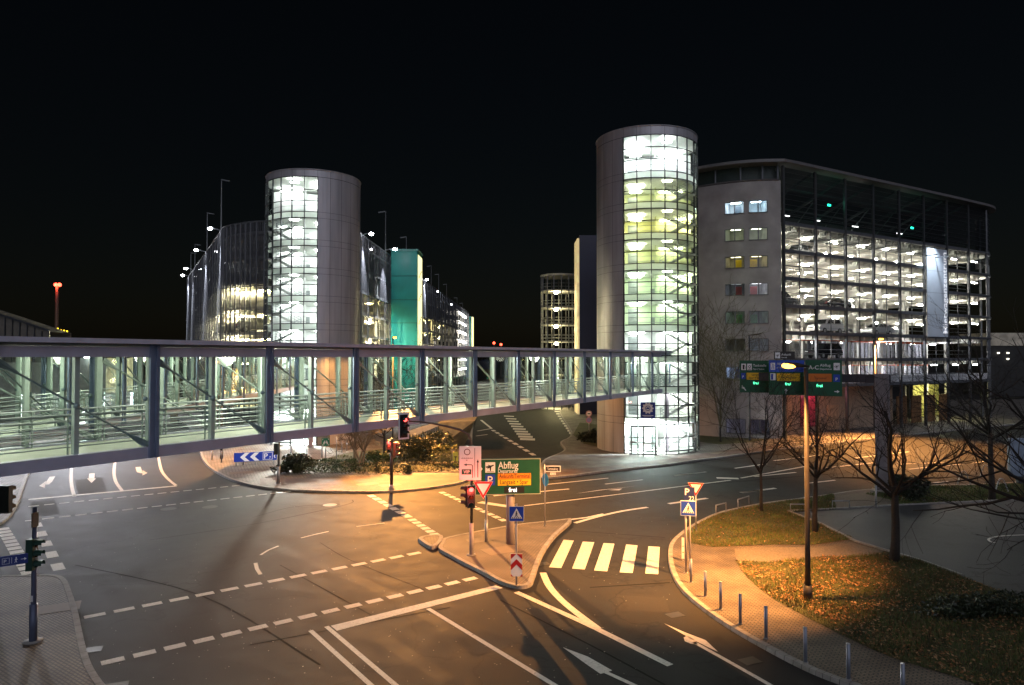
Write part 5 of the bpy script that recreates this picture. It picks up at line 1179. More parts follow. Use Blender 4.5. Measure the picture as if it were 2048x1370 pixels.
# ---- street name post
P = G(1090, 1052, .12); t = thing('street_name_post', P, 'thin post with street name plate and round blue sign on the island tip', 'sign', rz=faceT(P)); pole(t, zf(928, P), .03)
zc = zf(936.5, P); o = MB().box(.0, .78, -.012, .012, zc - .15, zc + .15).build('name_plate', signwhite, t, False, False); e = MB(); e.rect(.04, zc - .11, .74, zc + .11, -.015); e.build('name_field', signblack, o, False, False); e = MB(); e.text('Terminalring', .12, zc - .06, .17, -.019, maxw=.52); e.build('lettering', signwhite, o, False, False)
o = MB().box(.26, .54, -.01, .01, zc - .31, zc - .19).build('number_plate', signwhite, t, False, False); e = MB(); e.text('4-16', .40, zc - .285, .1, -.014, 'C', .22); e.build('lettering', signblack, o, False, False)
zc = zf(958, P); e = MB(); n = 24; e.path([(.02, -.06, zc), (.04, -.045, zc)], .32, 24); o = e.build('round_sign', M('sign_cyan', (.01, .26, .42), .4, noise=.08), t, False, False); o.scale = (.75, 1, 1)
e = MB(); e.path([(-.1, -.05, zc), (.16, -.12, zc)], .33, 24)
# ---- signal pole on the plaza in front of the shrubs
P = G(783, 978, .12); t = thing('traffic_light', P, 'black signal pole with red light in front of the plaza shrubs', 'traffic light'); pole(t, zf(876, P), .10, 0, M('pole_black')); 
MB().path([(0, 0, 0), (0, 0, .28)], .13, 10).build('pole_sleeve', steel, t, True, False)
signal_head(t, T4(-.12, -.34, zf(879, P)), True, 3, False, .78); signal_head(t, T4(.34, .02, zf(884, P), 1.2), False, 3, False, .95, M('signal_housing_olive', (.05, .055, .035), .5)); MB().box(-.03, .03, -.12, -.10, 2.45, 2.6).build('push_button', steel, t, False, False)
light('signal_glow', 'POINT', P + Vector((-.12, -.8, zf(887, P))), 60, (1, .08, .05), t, .08)
# ---- signal pole with black heads by the chevron sign
P = G(557, 966, .12); t = thing('traffic_light', P, 'grey signal pole with dark head turned away beside the blue chevron sign', 'traffic light'); pole(t, zf(886, P), .075, 1.1, M('pole_dark', (.06, .065, .07), .5, .3), steel); signal_head(t, T4(-.28, .2, zf(887, P), PI + .4), False, 3, False, .75); MB().box(-.3, .02, .1, .16, zf(893, P), zf(892, P) ).build('bracket', blackp, t, False, False)
# ---- foreground traffic light at the left corner
P = G(66, 1283, .12); t = thing('traffic_light', P, 'tall blue grey signal pole with green housing on the near left corner', 'traffic light'); zp = zf(1012, P)
bg_m = M('pole_bluegrey', (.10, .12, .19), .5, .3, noise=.15)
MB().path([(0, 0, 0), (0, 0, zp)], [.075, .06], 12).build('pole', bg_m, t, True, False); MB().path([(0, 0, 0), (0, 0, 1.1)], .105, 12).build('pole_sleeve', bg_m, t, True, False); MB().path([(0, 0, 0), (0, 0, .03)], .26, 12).build('base_collar', kerbm, t, True, False)
signal_head(t, T4(.06, -.05, zf(1074, P), PI / 2 + .15), False, 3, False, .92, M('signal_housing_green', (.008, .045, .032), .45)); MB().box(-.14, -.04, -.06, .06, zf(1108, P), zf(1078, P)).build('rear_box', M('signal_housing'), t, False, False)
MB().box(.075, .10, -.25, .02, zf(1050, P), zf(1021, P)).build('edge_plate', M('edge_plate', (.07, .065, .05), .5), t, False, False)
MB().box(-.03, .03, -.085, -.075, zf(1198, P), zf(1186, P)).build('sticker', signwhite, t, False, False)
P2 = AT(24, 1120, 17.2); t = thing('direction_sign', (P2.x, P2.y, .12), 'blue car park and walkway arrow sign at the left edge', 'sign', rz=faceT(P2)); z = P2.z - .12
MB().path([(-.45, .06, 0), (-.45, .06, z + .2)], .04, 10).build('pole', steel, t, True, False); o = MB().box(-.62, .33, -.015, .015, z - .13, z + .12).build('panel', M('sign_navy', (.008, .025, .17), .45), t, False, False, bevel=.008)
e = MB(); yy = -.019; e.rect(-.01, z - .08, -.002, z + .07, yy); e.rect(-.20, z - .08, -.05, z - .072, yy); e.rect(-.20, z + .062, -.05, z + .07, yy); e.rect(-.20, z - .08, -.192, z + .07, yy); e.rect(-.058, z - .08, -.05, z + .07, yy); e.text('P', -.165, z - .05, .12, yy)
e.arrow([(.18, z - .005), (.30, z - .005)], .014, yy, .07, .05)
e.disc(.085, z + .05, .014, yy, 10); e.line([(.085, z + .035), (.08, z - .02)], .022, yy); e.line([(.08, z - .02), (.10, z - .075)], .012, yy); e.line([(.08, z - .02), (.055, z - .075)], .012, yy); e.line([(.085, z + .025), (.115, z - .005)], .01, yy); e.line([(.085, z + .025), (.055, z)], .01, yy); e.build('pictogram', signwhite, o, False, False)
P2 = AT(12, 1000, 25); t = thing('traffic_light', (P2.x, P2.y, .12), 'back of a black signal head cut by the left edge', 'traffic light'); z = P2.z - .12; MB().path([(-.5, 0, 0), (-.5, 0, z + .5)], .06, 10).build('pole', steel, t, True, False); signal_head(t, T4(0, .1, z + .52, PI), False, 3, False, 1.0); MB().beam((-.5, 0, z + .3), (0, 0, z + .3), .05, .05).build('bracket', blackp, t, False, False)
# ---- blue chevron parking sign on the plaza
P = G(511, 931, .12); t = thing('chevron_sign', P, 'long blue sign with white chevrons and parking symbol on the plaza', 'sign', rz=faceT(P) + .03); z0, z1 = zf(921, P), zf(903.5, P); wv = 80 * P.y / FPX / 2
o = MB().box(-wv, wv, -.04, .04, z0, z1).build('panel', M('sign_blue_glow', (.012, .05, .42), .45, emit=.22, noise=.05), t, False, False); e = MB(); hh = (z1 - z0); zc = (z0 + z1) / 2; y = -.045  # faint emission added to the panel, imitating retroreflected light
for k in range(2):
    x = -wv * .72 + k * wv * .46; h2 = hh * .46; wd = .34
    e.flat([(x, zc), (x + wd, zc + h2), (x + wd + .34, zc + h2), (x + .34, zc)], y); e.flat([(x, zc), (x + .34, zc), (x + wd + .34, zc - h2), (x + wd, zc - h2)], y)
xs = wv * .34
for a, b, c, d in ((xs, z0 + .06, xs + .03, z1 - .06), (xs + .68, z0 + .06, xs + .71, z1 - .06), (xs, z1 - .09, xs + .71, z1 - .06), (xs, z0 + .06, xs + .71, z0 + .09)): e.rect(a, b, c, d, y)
e.text('P', xs + .10, zc - .2, .58, y); e.text('7', xs + .47, zc - .22, .27, y); e.line([(wv - .12, zc - .18), (wv - .2, zc - .02), (wv - .06, zc + .14)], .06, y); e.build('lettering', M('sign_white_glow', (.78, .78, .8), .45, emit=.3, noise=0), o, False, False)  # same added emission brightens the white marks
for x in (-wv * .9, 0, wv * .85): MB().box(x - .04, x + .04, .04, .1, 0, z1 - .05).build('post', steel, t, False, False)
# ---- green assembly point sign
P = G(651, 931, .12); t = thing('assembly_sign', P, 'small green assembly point sign on a thin post in the planting bed', 'sign', rz=faceT(P)); pole(t, zf(877, P), .035); zc = zf(883.5, P); o = MB().box(-.30, .30, -.05, -.03, zc - .30, zc + .30).build('panel', M('assembly_green', (.005, .20, .11), .45), t, False, False); e = MB(); y = -.054
for x, z in ((-.07, .07), (.07, .07), (-.13, -.02), (.13, -.02)): e.disc(x, zc + z, .045, y, 10); e.rect(x - .05, zc + z - .15, x + .05, zc + z - .05, y)
for sx in (-1, 1):
    for sz in (-1, 1): e.flat([(sx * .25, zc + sz * .25), (sx * .25, zc + sz * .15), (sx * .15, zc + sz * .25)], y)
e.build('pictogram', signwhite, o, False, False)
P = G(673, 921, .12); t = thing('plain_post', P, 'taller thin grey post right of the green assembly sign', 'post'); pole(t, 1.9, .04)
P = G(911, 934, .12); t = thing('notice_board', P, 'yellow green lit notice plate with black mark at the end of the hedge', 'sign', rz=faceT(P)); MB().box(-.2, .2, -.04, .04, .1, 1.15).build('panel', M('panel_lime', (.42, .45, .08), .5, noise=.15), t, False, False); e = MB(); e.line([(0, .45), (0, .8)], .06, -.045); e.line([(-.1, .78), (.1, .78)], .07, -.045); e.build('pictogram', signblack, t, False, False); MB().box(-.22, -.2, -.03, .03, 0, 1.2).build('post', steel, t, False, False)
# ---- two round signs beyond the tower
P = G(1178, 884, .12); t = thing('round_signs', P, 'two small round signs stacked on one post left of the tall tower', 'sign', rz=faceT(P)); pole(t, zf(822, P), .04); zc = zf(827, P)
for k, (dz, m) in enumerate(((0, signwhite), (-.62, M('sign_violet', (.22, .20, .42), .5)))):
    o = MB().path([(0, -.06, zc + dz), (0, -.04, zc + dz)], .30, 20).build('sign_plate', m, t, False, False); e = MB(); e.ring(0, zc + dz, .22, .29, -.064, 20); e.build('rim', M('rim_pink', (.45, .2, .25), .5), o, False, False)
    if not k: e = MB(); e.rect(-.14, zc - .05, .14, zc + .05, -.066); e.build('pictogram', signblack, o, False, False)
# ---- bike rails by the doors
for (x0, x1, y, lb) in ((1260, 1277, 911, 'bent steel rail left of the tower doors'), (1287, 1310, 915, 'bent steel rail in front of the tower doors')):
    a, b = G(x0, y - 1.5, .12), G(x1, y + .5, .12); c = (a + b) / 2; t = thing('bike_rail', c, lb, 'rail', 'steel rails before the tower doors'); a -= c; b -= c; h = 1.12
    MB().path(curve([a, a + Vector((0, 0, h * .55)), a + Vector((0, 0, h - .12)), a.lerp(b, .12) + Vector((0, 0, h)), a.lerp(b, .88) + Vector((0, 0, h)), b + Vector((0, 0, h - .12)), b + Vector((0, 0, h * .55)), b], 3), .032, 8).build('hoop', steel, t, True, False); MB().tube(a + Vector((0, 0, .4)), b + Vector((0, 0, .4)), .026).build('crossbar', steel, t, True, False)
# ---- low verge rails
for (x0, y0, x1, y1, lb) in ((1432, 1026, 1452, 1021, 'low metal rail at the kerb of the corner lawn, nearest the give way sign'), (1476, 1014, 1498, 1007, 'low metal rail at the lawn kerb, left of the first tree'), (1581, 1024, 1615, 1024, 'low metal rail on the lawn between the two slender trees'), (1665, 1017, 1699, 1017, 'low metal rail on the lawn before the gantry post')):
    a, b = G(x0, y0, .12), G(x1, y1, .12); c = (a + b) / 2; t = thing('low_rail', c, lb, 'rail', 'low metal rails on the verge'); a -= c; b -= c; h = Vector((0, 0, .42)); MB().path([a, a + h, b + h, b], .035, 6).build('hoop', M('rail_grey', (.30, .31, .34), .5, .5), t, True, False)
for (x, y, lb) in ((1915, 968, 'leaning steel hoop on the far verge, right of the gantry post'), (1990, 985, 'leaning steel hoop on the far verge at the right edge'), (1960, 955, 'leaning steel hoop between the other two on the far verge')):
    c = G(x, y, .12); t = thing('bike_rail', c, lb, 'rail', 'steel hoops on the far verge'); MB().path(curve([(0, 0, 0), (.25, 0, .75), (.40, 0, .85), (.55, 0, .75), (.85, 0, 0)], 3), .035, 6).build('hoop', steel, t, True, False)
P = G(1752, 1014, .12); t = thing('plain_post', P, 'slim pale post at the foot of the gantry', 'post'); pole(t, 1.2, .05)
# ---- overhead gantry with three boards
gm_ = M('gantry_steel', (.23, .22, .25), .5, .3, noise=.15); GP = Vector((23.1, 42.6, .12)); gu = (Vector((16.6, 47.2, 0)) - Vector((23.1, 42.6, 0))).normalized(); rzg = math.atan2(-gu.y, -gu.x)
t = thing('sign_gantry', GP, 'grey gantry post with long arm carrying green overhead signs', 'gantry', rz=rzg); hb = CAMH + (714 - 757) * 42.6 / FPX - .12
MB().box(-.42, .38, -.22, .22, 0, hb + .3).build('post', gm_, t, False, False, bevel=.03); MB().box(-8.6, .45, -.18, .18, hb - .28, hb + .26).build('arm', M('gantry_arm', (.06, .055, .07), .5, .3), t, False, False, bevel=.02); MB().box(-.7, .7, -.5, .5, 0, .1).build('footing', kerbm, t, False, False)
MB().box(-.45, -.43, -.14, .14, hb - .15, hb + .15).build('end_cap', gm_, t, False, False)
led = M('led_green', (.1, 1, .45), emit=1.8, noise=0)
def gsign(px, D, y0, y1, wpx, label, top=None):
    z1, z0 = CAMH + (714 - y0) * D / FPX, CAMH + (714 - y1) * D / FPX; X = (px - CX) / FPX * D; w = wpx * D / FPX / 2 * 1.06
    s = thing('overhead_sign', (X, D, z0), label, 'sign', 'overhead signs on the gantry', rz=faceT((X, D)) * .75); h = z1 - z0
    o = MB().box(-w, w, -.06, .06, 0, h).build('panel', signgreen, s, False, False)
    MB().box(-w * .6, -w * .6 + .1, .06, .35, .2, h - .1).build('hanger', darksteel, s, False, False); MB().box(w * .6 - .1, w * .6, .06, .35, .2, h - .1).build('hanger', darksteel, s, False, False)
    if top: e = MB(); e.rect(-w + .02, h * .66, w - .02, h - .02, -.064); e.build('blue_field', M('sign_blue2', (.03, .09, .55), .5), o, False, False)
    return s, o, w, h
y = -.068
s, o, w, h = gsign(1509.5, 46.9, 721, 785, 55, 'left overhead green sign with fuel pump pictogram')
wh = MB(); wh.rect(-w + .12, h * .70, -w + .42, h * .90, y); wh.rect(-w + .50, h * .70, -w + .80, h * .90, y); wh.text('Tankstelle', -w + .88, h * .81, .24, y, maxw=.85); wh.text('Petrol Station', -w + .88, h * .71, .16, y, maxw=.72); wh.rect(-w + .14, h * .12, -w + .18, h * .22, y); wh.arrow([(-w + .40, h * .06), (-w + .2, h * .18)], .05, y, .16, .14); wh.build('lettering', signwhite, o, False, False)
e = MB(); e.rect(-w + .19, h * .72, -w + .31, h * .87, y - .003); e.line([(-w + .31, h * .85), (-w + .37, h * .80), (-w + .36, h * .73)], .03, y - .003); e.build('pictogram', signblack, o, False, False); e = MB(); e.ring(-w + .65, h * .81, .05, .09, y - .003, 14); e.rect(-w + .56, h * .72, -w + .74, h * .74, y - .003); e.build('pictogram', signblack, o, False, False)
e = MB(); e.rect(-w + .45, h * .40, w - .18, h * .62, y); e.build('yellow_field', signyellow, o, False, False); e = MB(); e.rect(-w + .10, h * .42, -w + .38, h * .61, y); e.build('parking_field', signblue, o, False, False)
e = MB(); e.text('Langzeit', .12, h * .53, .2, y - .003, 'C', .8); e.text('Spar P26-P30', .12, h * .43, .2, y - .003, 'C', 1.1); e.build('lettering', signblack, o, False, False); e = MB(); e.text('P', -w + .18, h * .46, .22, y - .003); e.build('lettering', signwhite, o, False, False)
e = MB(); e.text('frei', .05, h * .26, .26, y, 'C', .6); e.build('display', led, o, False, False)
s, o, w, h = gsign(1572.5, 45.2, 720, 790, 63, 'middle overhead sign with blue upper field and motorway pictogram', True)
wh = MB(); wh.rect(-w + .12, h * .72, -w + .40, h * .92, y); wh.text('Alle Richtungen', -w + .5, h * .86, .22, y, maxw=1.4); wh.text('All Directions', -w + .5, h * .76, .15, y, maxw=.9); wh.rect(-w + .10, h * .42, -w + .44, h * .62, y); wh.arrow([(-.05, h * .04), (-.05, h * .19)], .06, y, .2, .15); wh.build('lettering', signwhite, o, False, False)
e = MB(); e.flat([(-w + .17, h * .74), (-w + .22, h * .74), (-w + .25, h * .90), (-w + .235, h * .90)], y - .003); e.flat([(-w + .30, h * .74), (-w + .35, h * .74), (-w + .285, h * .90), (-w + .27, h * .90)], y - .003); e.rect(-w + .14, h * .44, -w + .27, h * .60, y - .003); e.build('pictogram', signblue, o, False, False)
e = MB(); e.rect(-w + .5, h * .40, w - .28, h * .62, y); e.build('yellow_field', signyellow, o, False, False); e = MB(); e.text('Langzeit Spar', .10, h * .48, .2, y - .003, 'C', 1.15); e.build('lettering', signblack, o, False, False)
e = MB(); e.text('frei', .08, h * .28, .26, y, 'C', .6); e.build('display', led, o, False, False)
s, o, w, h = gsign(1646.5, 43.5, 720, 792, 63, 'right overhead green sign with orange terminal field')
wh = MB(); wh.text('A-C', -w + .18, h * .74, .36, y, maxw=.62); wh.text('Abflug', -w + .85, h * .82, .24, y, maxw=.7); wh.text('Departures', -w + .85, h * .73, .15, y, maxw=.68); wh.rect(w - .48, h * .72, w - .12, h * .92, y); wh.arrow([(w - .45, h * .13), (w - .15, h * .13)], .06, y, .2, .15); wh.build('lettering', signwhite, o, False, False)
e = MB(); plane_icon(e, w - .30, h * .82, .30, y - .003); e.build('pictogram', signblack, o, False, False)
e = MB(); e.rect(-w + .18, h * .40, w - .6, h * .62, y); e.build('orange_field', M('sign_orange2', (.55, .14, .01), .5), o, False, False); e = MB(); e.rect(w - .50, h * .40, w - .12, h * .60, y); e.build('parking_field', signblue, o, False, False)
e = MB(); e.text('Terminal', -.2, h * .47, .2, y - .003, 'C', .9); e.build('lettering', M('text_brown', (.10, .03, .01), .5, noise=0), o, False, False); e = MB(); e.text('P', w - .31, h * .43, .28, y - .003, 'C'); e.build('lettering', signwhite, o, False, False)
e = MB(); e.text('frei', -.25, h * .25, .27, y, 'C', .6); e.build('display', led, o, False, False)
s = thing('arrivals_sign', (18.3, 45.0, 0), 'small dark arrivals sign above the overhead boards', 'sign'); q = AT(1570.5, 703, 45.0); z1 = q.z; z0 = AT(1570.5, 718.5, 45).z; s.location = (q.x, 45.15, z0); h = z1 - z0; w = .68
o = MB().box(-w, w, -.04, .04, 0, h).build('panel', M('sign_brownblack', (.02, .014, .012), .5), s, False, False); e = MB(); e.rect(-w + .05, .06, -w + .38, h - .06, -.045); e.text('Ankunft', -w + .46, h * .48, .2, -.045, maxw=.75); e.text('Arrivals', -w + .46, h * .16, .12, -.045, maxw=.5); e.build('lettering', signwhite, o, False, False); e = MB(); plane_icon(e, -w + .215, h * .5, .26, -.049); e.build('pictogram', signblack, o, False, False); MB().box(-.04, .04, .04, .1, -.5, h - .05).build('bracket', darksteel, s, False, False)
# ---- dark block at the right edge (pale blue box)
P = G(2035, 968, .12); t = thing('advert_pillar', P, 'pale blue advertising box at the right edge of the far pavement', 'sign'); MB().box(-.45, 1.0, 0, .3, .5, 3.0).build('panel', M('advert_blue', (.17, .21, .28), .4, emit=.02, noise=.3, ns=1.5), t, False, False, bevel=.03); MB().box(.1, .45, .05, .25, 0, .5).build('post', darksteel, t, False, False)
# ================================================================ STREET LAMPS
lens_m = M('sodium_lens', (1, .42, .05), emit=5, noise=0); lamp_head_m = M('lamp_head', (.05, .04, .03), .45, .4)
def street_lamp(base, h, reach, label, power, lit=True, pole_m=None, spot=None, r=.075, head=.5, group='sodium street lamps', tilt=(0, 0)):
    t = thing('street_lamp', base, label, 'street lamp', group); dx, dy = reach; L_ = math.hypot(dx, dy); ux, uy = dx / L_, dy / L_
    MB().path([(0, 0, 0), (0, 0, h * .25), (0, 0, h)], [r * 1.25, r, r * .8], 12).build('pole', pole_m or darksteel, t, True, False)
    MB().path([(0, 0, 0), (0, 0, .5)], r * 1.7, 12).build('pole_base', pole_m or darksteel, t, True, False)
    T = Matrix(((ux, -uy, 0, 0), (uy, ux, 0, 0), (0, 0, 1, h), (0, 0, 0, 1)))
    hd = MB(); prof = [(-.12, .05), (.1, .10), (L_ * .5, .15), (L_, .12), (L_ + head * .3, .05)]; vs = []; n = 10
    for i, (x, r_) in enumerate(prof):
        for j in range(n): a = 2 * PI * j / n; vs.append(T @ Vector((x, r_ * 1.15 * math.cos(a), .06 + x * .12 + r_ * .55 * math.sin(a))))
    hd.add(vs, [(i * n + j, i * n + (j + 1) % n, (i + 1) * n + (j + 1) % n, (i + 1) * n + j) for i in range(len(prof) - 1) for j in range(n)] + [tuple(range(n - 1, -1, -1)), tuple((len(prof) - 1) * n + j for j in range(n))])
    ho = hd.build('lamp_head', lamp_head_m, t, True, False)
    if lit:
        l = MB(); c = T @ Vector((L_ * .98, 0, .02 + L_ * .1)); l.ball(c, .17, 12, 8, 1.5 if abs(ux) > .5 else .9, .9, .62); l.build('lamp_lens', lens_m, ho, True, False)
        pos = Vector(base) + c + Vector((0, 0, -.22))
        light('lamp_light', 'SPOT', pos, power, SODIUM, t, .12, spot=spot or 150, aim=pos - Vector((0, 0, 5)) + Vector((tilt[0], tilt[1], 0)), blend=.9)
    return t
P = G(1616, 1200, .12); warm_pole = M('lamp_pole_dark', (.045, .04, .05), .5, .3, noise=.2)
street_lamp(P, 8.0, (-.62, -.05), 'tall near street lamp with orange light in front of the green overhead signs', 14500, pole_m=M('lamp_pole_brown', (.035, .03, .028), .55, .2, noise=.2), r=.085, tilt=(-1.9, 2.9), spot=108)
P = AT(1752, 870, 70.6); street_lamp((P.x, P.y, .12), CAMH + 34 * 70.6 / FPX - .1, (.45, -.35), 'orange street lamp in front of the rental centre glass', 34000, pole_m=M('lamp_pole_brown'), tilt=(-.6, -1.9), spot=110)
P = AT(785, 905, 60); street_lamp((P.x, P.y, .12), CAMH + 38 * 60 / FPX - .2, (.3, -.8), 'orange street lamp before the green lift tower, behind the footbridge roof', 46000, pole_m=M('lamp_pole_brown'), tilt=(3.4, -7.5), spot=70)
light('added_lamp_fill', 'SPOT', (P.x + .3, P.y - 1.0, CAMH + 38 * 60 / FPX - .5), 4200, SODIUM, [o for o in C.objects if o.name.startswith('street_lamp')][-1], .15, spot=168, aim=(P.x + .3, P.y - 1.0, 0), blend=.12)  # extra wide fill added at the lamp head to warm plaza and bridge chord
P = AT(443, 922, 56.5); street_lamp((P.x, P.y, .12), CAMH - 13 * 56.5 / FPX, (.3, -.6), 'orange street lamp seen through the footbridge glass at left', 5000, pole_m=M('lamp_pole_brown'))
P = AT(1500, 880, 68.4); street_lamp((P.x, P.y, .12), CAMH + 40 * 68.4 / FPX, (1.1, 0), 'unlit dark street lamp before the office windows', 0, lit=False)
# row of the same street lamps on the near side of the junction, behind and beside the viewer's walkway
#street_lamp((-19.5, 8.0, .12), 8.3, (1.0, .3), 'orange street lamp on the near left corner, outside the view', 1200, pole_m=M('lamp_pole_brown'))
street_lamp((3.2, 41.5, .12), 8.3, (0, 0.01), 'x', 1, pole_m=M('lamp_pole_brown')) if False else None
# ================================================================ TREES, SHRUBS, GRASS
bark = M('bark', (.034, .027, .022), .9, noise=.35, ns=12, bump=.6, bs=30); twig_m = M('twigs', (.018, .014, .012), .9, noise=.2)
bark_p = M('bark_pale', (.22, .17, .12), .85, noise=.3, ns=8); twig_p = M('twigs_pale', (.14, .11, .08), .85)
def bare_tree(name, base, h, fork, r0, spread, seed, label, lean=(0, 0), mats=(bark, twig_m), limbs=6, up=.55, dens=1., multi=0, twig=.008, cat='tree', group=None, aim=None):
    rnd = random.Random(seed); t = thing(name, base, label, cat, group); tr, cr = MB(), MB(); B = Vector((0, 0, 0))
    def branch(mb, p, d, L_, r, lev):
        k = 4 if lev < 3 else 3; pts = [p]; rs = [r]; dd = d.copy()
        for i in range(k):
            dd = (dd + Vector((rnd.gauss(0, .16), rnd.gauss(0, .16), rnd.gauss(.05, .12)))).normalized(); pts.append(pts[-1] + dd * L_ / k); rs.append(max(twig, r * (1 - .72 * (i + 1) / k)))
        mb.path(pts, rs, 6 if lev < 2 else (4 if lev < 3 else 3), False)
        if lev >= 4: return
        n = int({1: 6, 2: 5, 3: 4}.get(lev, 5) * dens + rnd.random())
        for i in range(n):
            f = .25 + .75 * (i + rnd.random()) / n; q = f * k; j = min(k - 1, int(q)); pp = pts[j].lerp(pts[j + 1], q - j); ax = (pts[j + 1] - pts[j]).normalized()
            a = ax.orthogonal().normalized(); a.rotate(Matrix.Rotation(rnd.uniform(0, 2 * PI), 3, ax)); nd = (ax * rnd.uniform(.5, .95) + a * rnd.uniform(.5, .95) + Vector((0, 0, .12))).normalized()
            branch(cr, pp, nd, L_ * rnd.uniform(.42, .66), max(twig, rs[j] * .58), lev + 1)
    stems = [(B, Vector((lean[0], lean[1], 1)).normalized())] if not multi else [(B + Vector((rnd.uniform(-.25, .25), rnd.uniform(-.2, .2), 0)), Vector((rnd.uniform(-.45, .45), rnd.uniform(-.3, .3), 1)).normalized()) for i in range(multi)]
    for b, d in stems:
        pts = [b]; 
        for i in range(4): pts.append(pts[-1] + (d + Vector((rnd.gauss(0, .03), rnd.gauss(0, .03), 0))) * fork / 4)
        tr.path(pts, [r0 * 1.25, r0, r0 * .92, r0 * .85, r0 * .75], 9)
        for i in range(limbs):
            a = 2 * PI * i / limbs + rnd.uniform(-.4, .4); o = Vector((math.cos(a) * spread, math.sin(a) * spread, up * rnd.uniform(.6, 1.5))).normalized()
            if aim: o = (o + Vector(aim)).normalized()
            branch(cr, pts[-1] - Vector((0, 0, rnd.uniform(0, fork * .18))), o, (h - fork) * rnd.uniform(.75, 1.1), r0 * .5, 1)
        branch(cr, pts[-1], Vector((lean[0], lean[1], 1)).normalized(), (h - fork) * .9, r0 * .7, 1)
    tr.build('trunk', mats[0], t, True, False); cr.build('crown', mats[1], t, False, False)
    return t
P = G(1523, 1022, .13); bare_tree('street_tree', P, 6.6, 2.3, .085, .75, 11, 'slender bare tree on the corner lawn, left of the lamp pole', limbs=6, up=.75, twig=.0055, dens=.95)
P = G(1630, 1063, .13); bare_tree('street_tree', P, 6.0, 3.0, .12, .85, 5, 'bare tree standing right behind the near lamp pole', limbs=6, up=.6, twig=.0055, dens=.95)
P = G(1788, 1122, .13); bare_tree('street_tree', P, 6.6, 3.1, .17, .9, 23, 'wide bare tree with forked crown on the lawn slope by the parking lot', limbs=6, up=.5, twig=.005, dens=.92)
P = G(1984, 1000, .13); bare_tree('street_tree', P, 9.5, 4.0, .16, .8, 31, 'dark bare tree near the right edge beyond the parking lot', limbs=6, up=.6, twig=.0065, dens=.9)
bare_tree('street_tree', (19.6, 22.5, .13), 9.6, 3.6, .22, .8, 47, 'long bare dark limbs of a large tree reaching in from the right edge', limbs=8, up=.4, twig=.005, dens=.75, aim=(-.85, .1, -.1))
P = AT(1441, 884, 67.6); bare_tree('upright_tree', (P.x, P.y, .13), 9.0, 1.5, .09, .22, 3, 'narrow upright bare tree against the pale office wall', limbs=7, up=1.3, mats=(bark, M('twigs_olive', (.10, .085, .05), .9)), twig=.014)
P = G(709, 925, .13); bare_tree('small_tree', P, 4.6, 2.2, .14, .8, 8, 'single stemmed bare tree in the planting bed by the white tower', mats=(bark_p, twig_p), limbs=5, up=.8, twig=.012, dens=.8)
P = G(722, 932, .13); bare_tree('small_tree', P, 3.9, 1.4, .085, .8, 9, 'many stemmed pale bare tree in the planting bed', mats=(bark_p, twig_p), limbs=3, up=.8, multi=4, twig=.012, dens=.75)
P = G(769, 914, .13); bare_tree('small_tree', P, 4.2, 1.9, .12, .8, 10, 'bare tree in the bed just left of the black signal pole', mats=(bark, twig_m), limbs=5, up=.7, twig=.012, dens=.8)
P = AT(806, 860, 82); bare_tree('small_tree', (P.x, P.y, .1), 7.5, 2.0, .12, .7, 14, 'bare tree in front of the teal tower, seen through the bridge', limbs=6, up=.7, twig=.018, dens=.8)
P = AT(735, 860, 78); bare_tree('small_tree', (P.x, P.y, .1), 7.0, 2.0, .12, .7, 15, 'bare tree before the mesh car park, seen through the bridge', limbs=6, up=.7, twig=.018, dens=.8, mats=(bark_p, twig_p))
# shrubs and hedges: leaf clumps through their volume
leaf_ms = {}
def shrub(name, c, size, n, leaf, col, seed, label, cat='shrub', boxy=False, group=None, stems=True):
    rnd = random.Random(seed); t = thing(name, c, label, cat, group); mb = MB(); sx, sy, sz = size
    lumps = [(rnd.uniform(-.6, .6), rnd.uniform(-.6, .6), rnd.uniform(.3, .75), rnd.uniform(.35, .6)) for i in range(7)]
    for i in range(n):
        if boxy:
            p = Vector((rnd.uniform(-1, 1), rnd.uniform(-1, 1), rnd.uniform(0, 1))); f = rnd.choice('xyz'); 
            if f == 'z': p.z = 1 - abs(rnd.gauss(0, .04))
            elif f == 'y': p.y = -1 + abs(rnd.gauss(0, .05))
            else: p.x = rnd.choice((-1, 1)) * (1 - abs(rnd.gauss(0, .04)))
            p.z *= 1 + .05 * math.sin(p.x * 9) 
        else:
            l = rnd.choice(lumps); d = Vector((rnd.gauss(0, 1), rnd.gauss(0, 1), rnd.gauss(0, 1))).normalized() * l[3] * rnd.uniform(.55, 1.05); p = Vector((l[0] + d.x, l[1] + d.y, max(.02, l[2] + d.z * .8)))
        p = Vector((p.x * sx, p.y * sy, p.z * sz)); a = Vector((rnd.gauss(0, 1), rnd.gauss(0, 1), rnd.gauss(0, .7))).normalized(); b = a.orthogonal().normalized(); b.rotate(Matrix.Rotation(rnd.uniform(0, 6), 3, a)); s = leaf * rnd.uniform(.6, 1.4)
        mb.face([p - a * s, p + b * s * .42, p + a * s, p - b * s * .42])
    mb.build('foliage', M('leaf_' + col[0], col[1], .55, noise=.5, ns=3.5), t, False, False)
    if stems and not boxy:
        st = MB()
        for i in range(9): l = rnd.choice(lumps); st.path([(rnd.uniform(-.1, .1), rnd.uniform(-.1, .1), 0), (l[0] * sx * .5, l[1] * sy * .5, l[2] * sz * .5), (l[0] * sx, l[1] * sy, l[2] * sz)], [.03, .02, .01], 4, False)
        st.build('stem', twig_m, t, False, False)
    return t
dk_, ol, gn, rd = ('dark', (.018, .028, .013)), ('olive', (.045, .048, .014)), ('green', (.032, .066, .018)), ('russet', (.055, .046, .02))
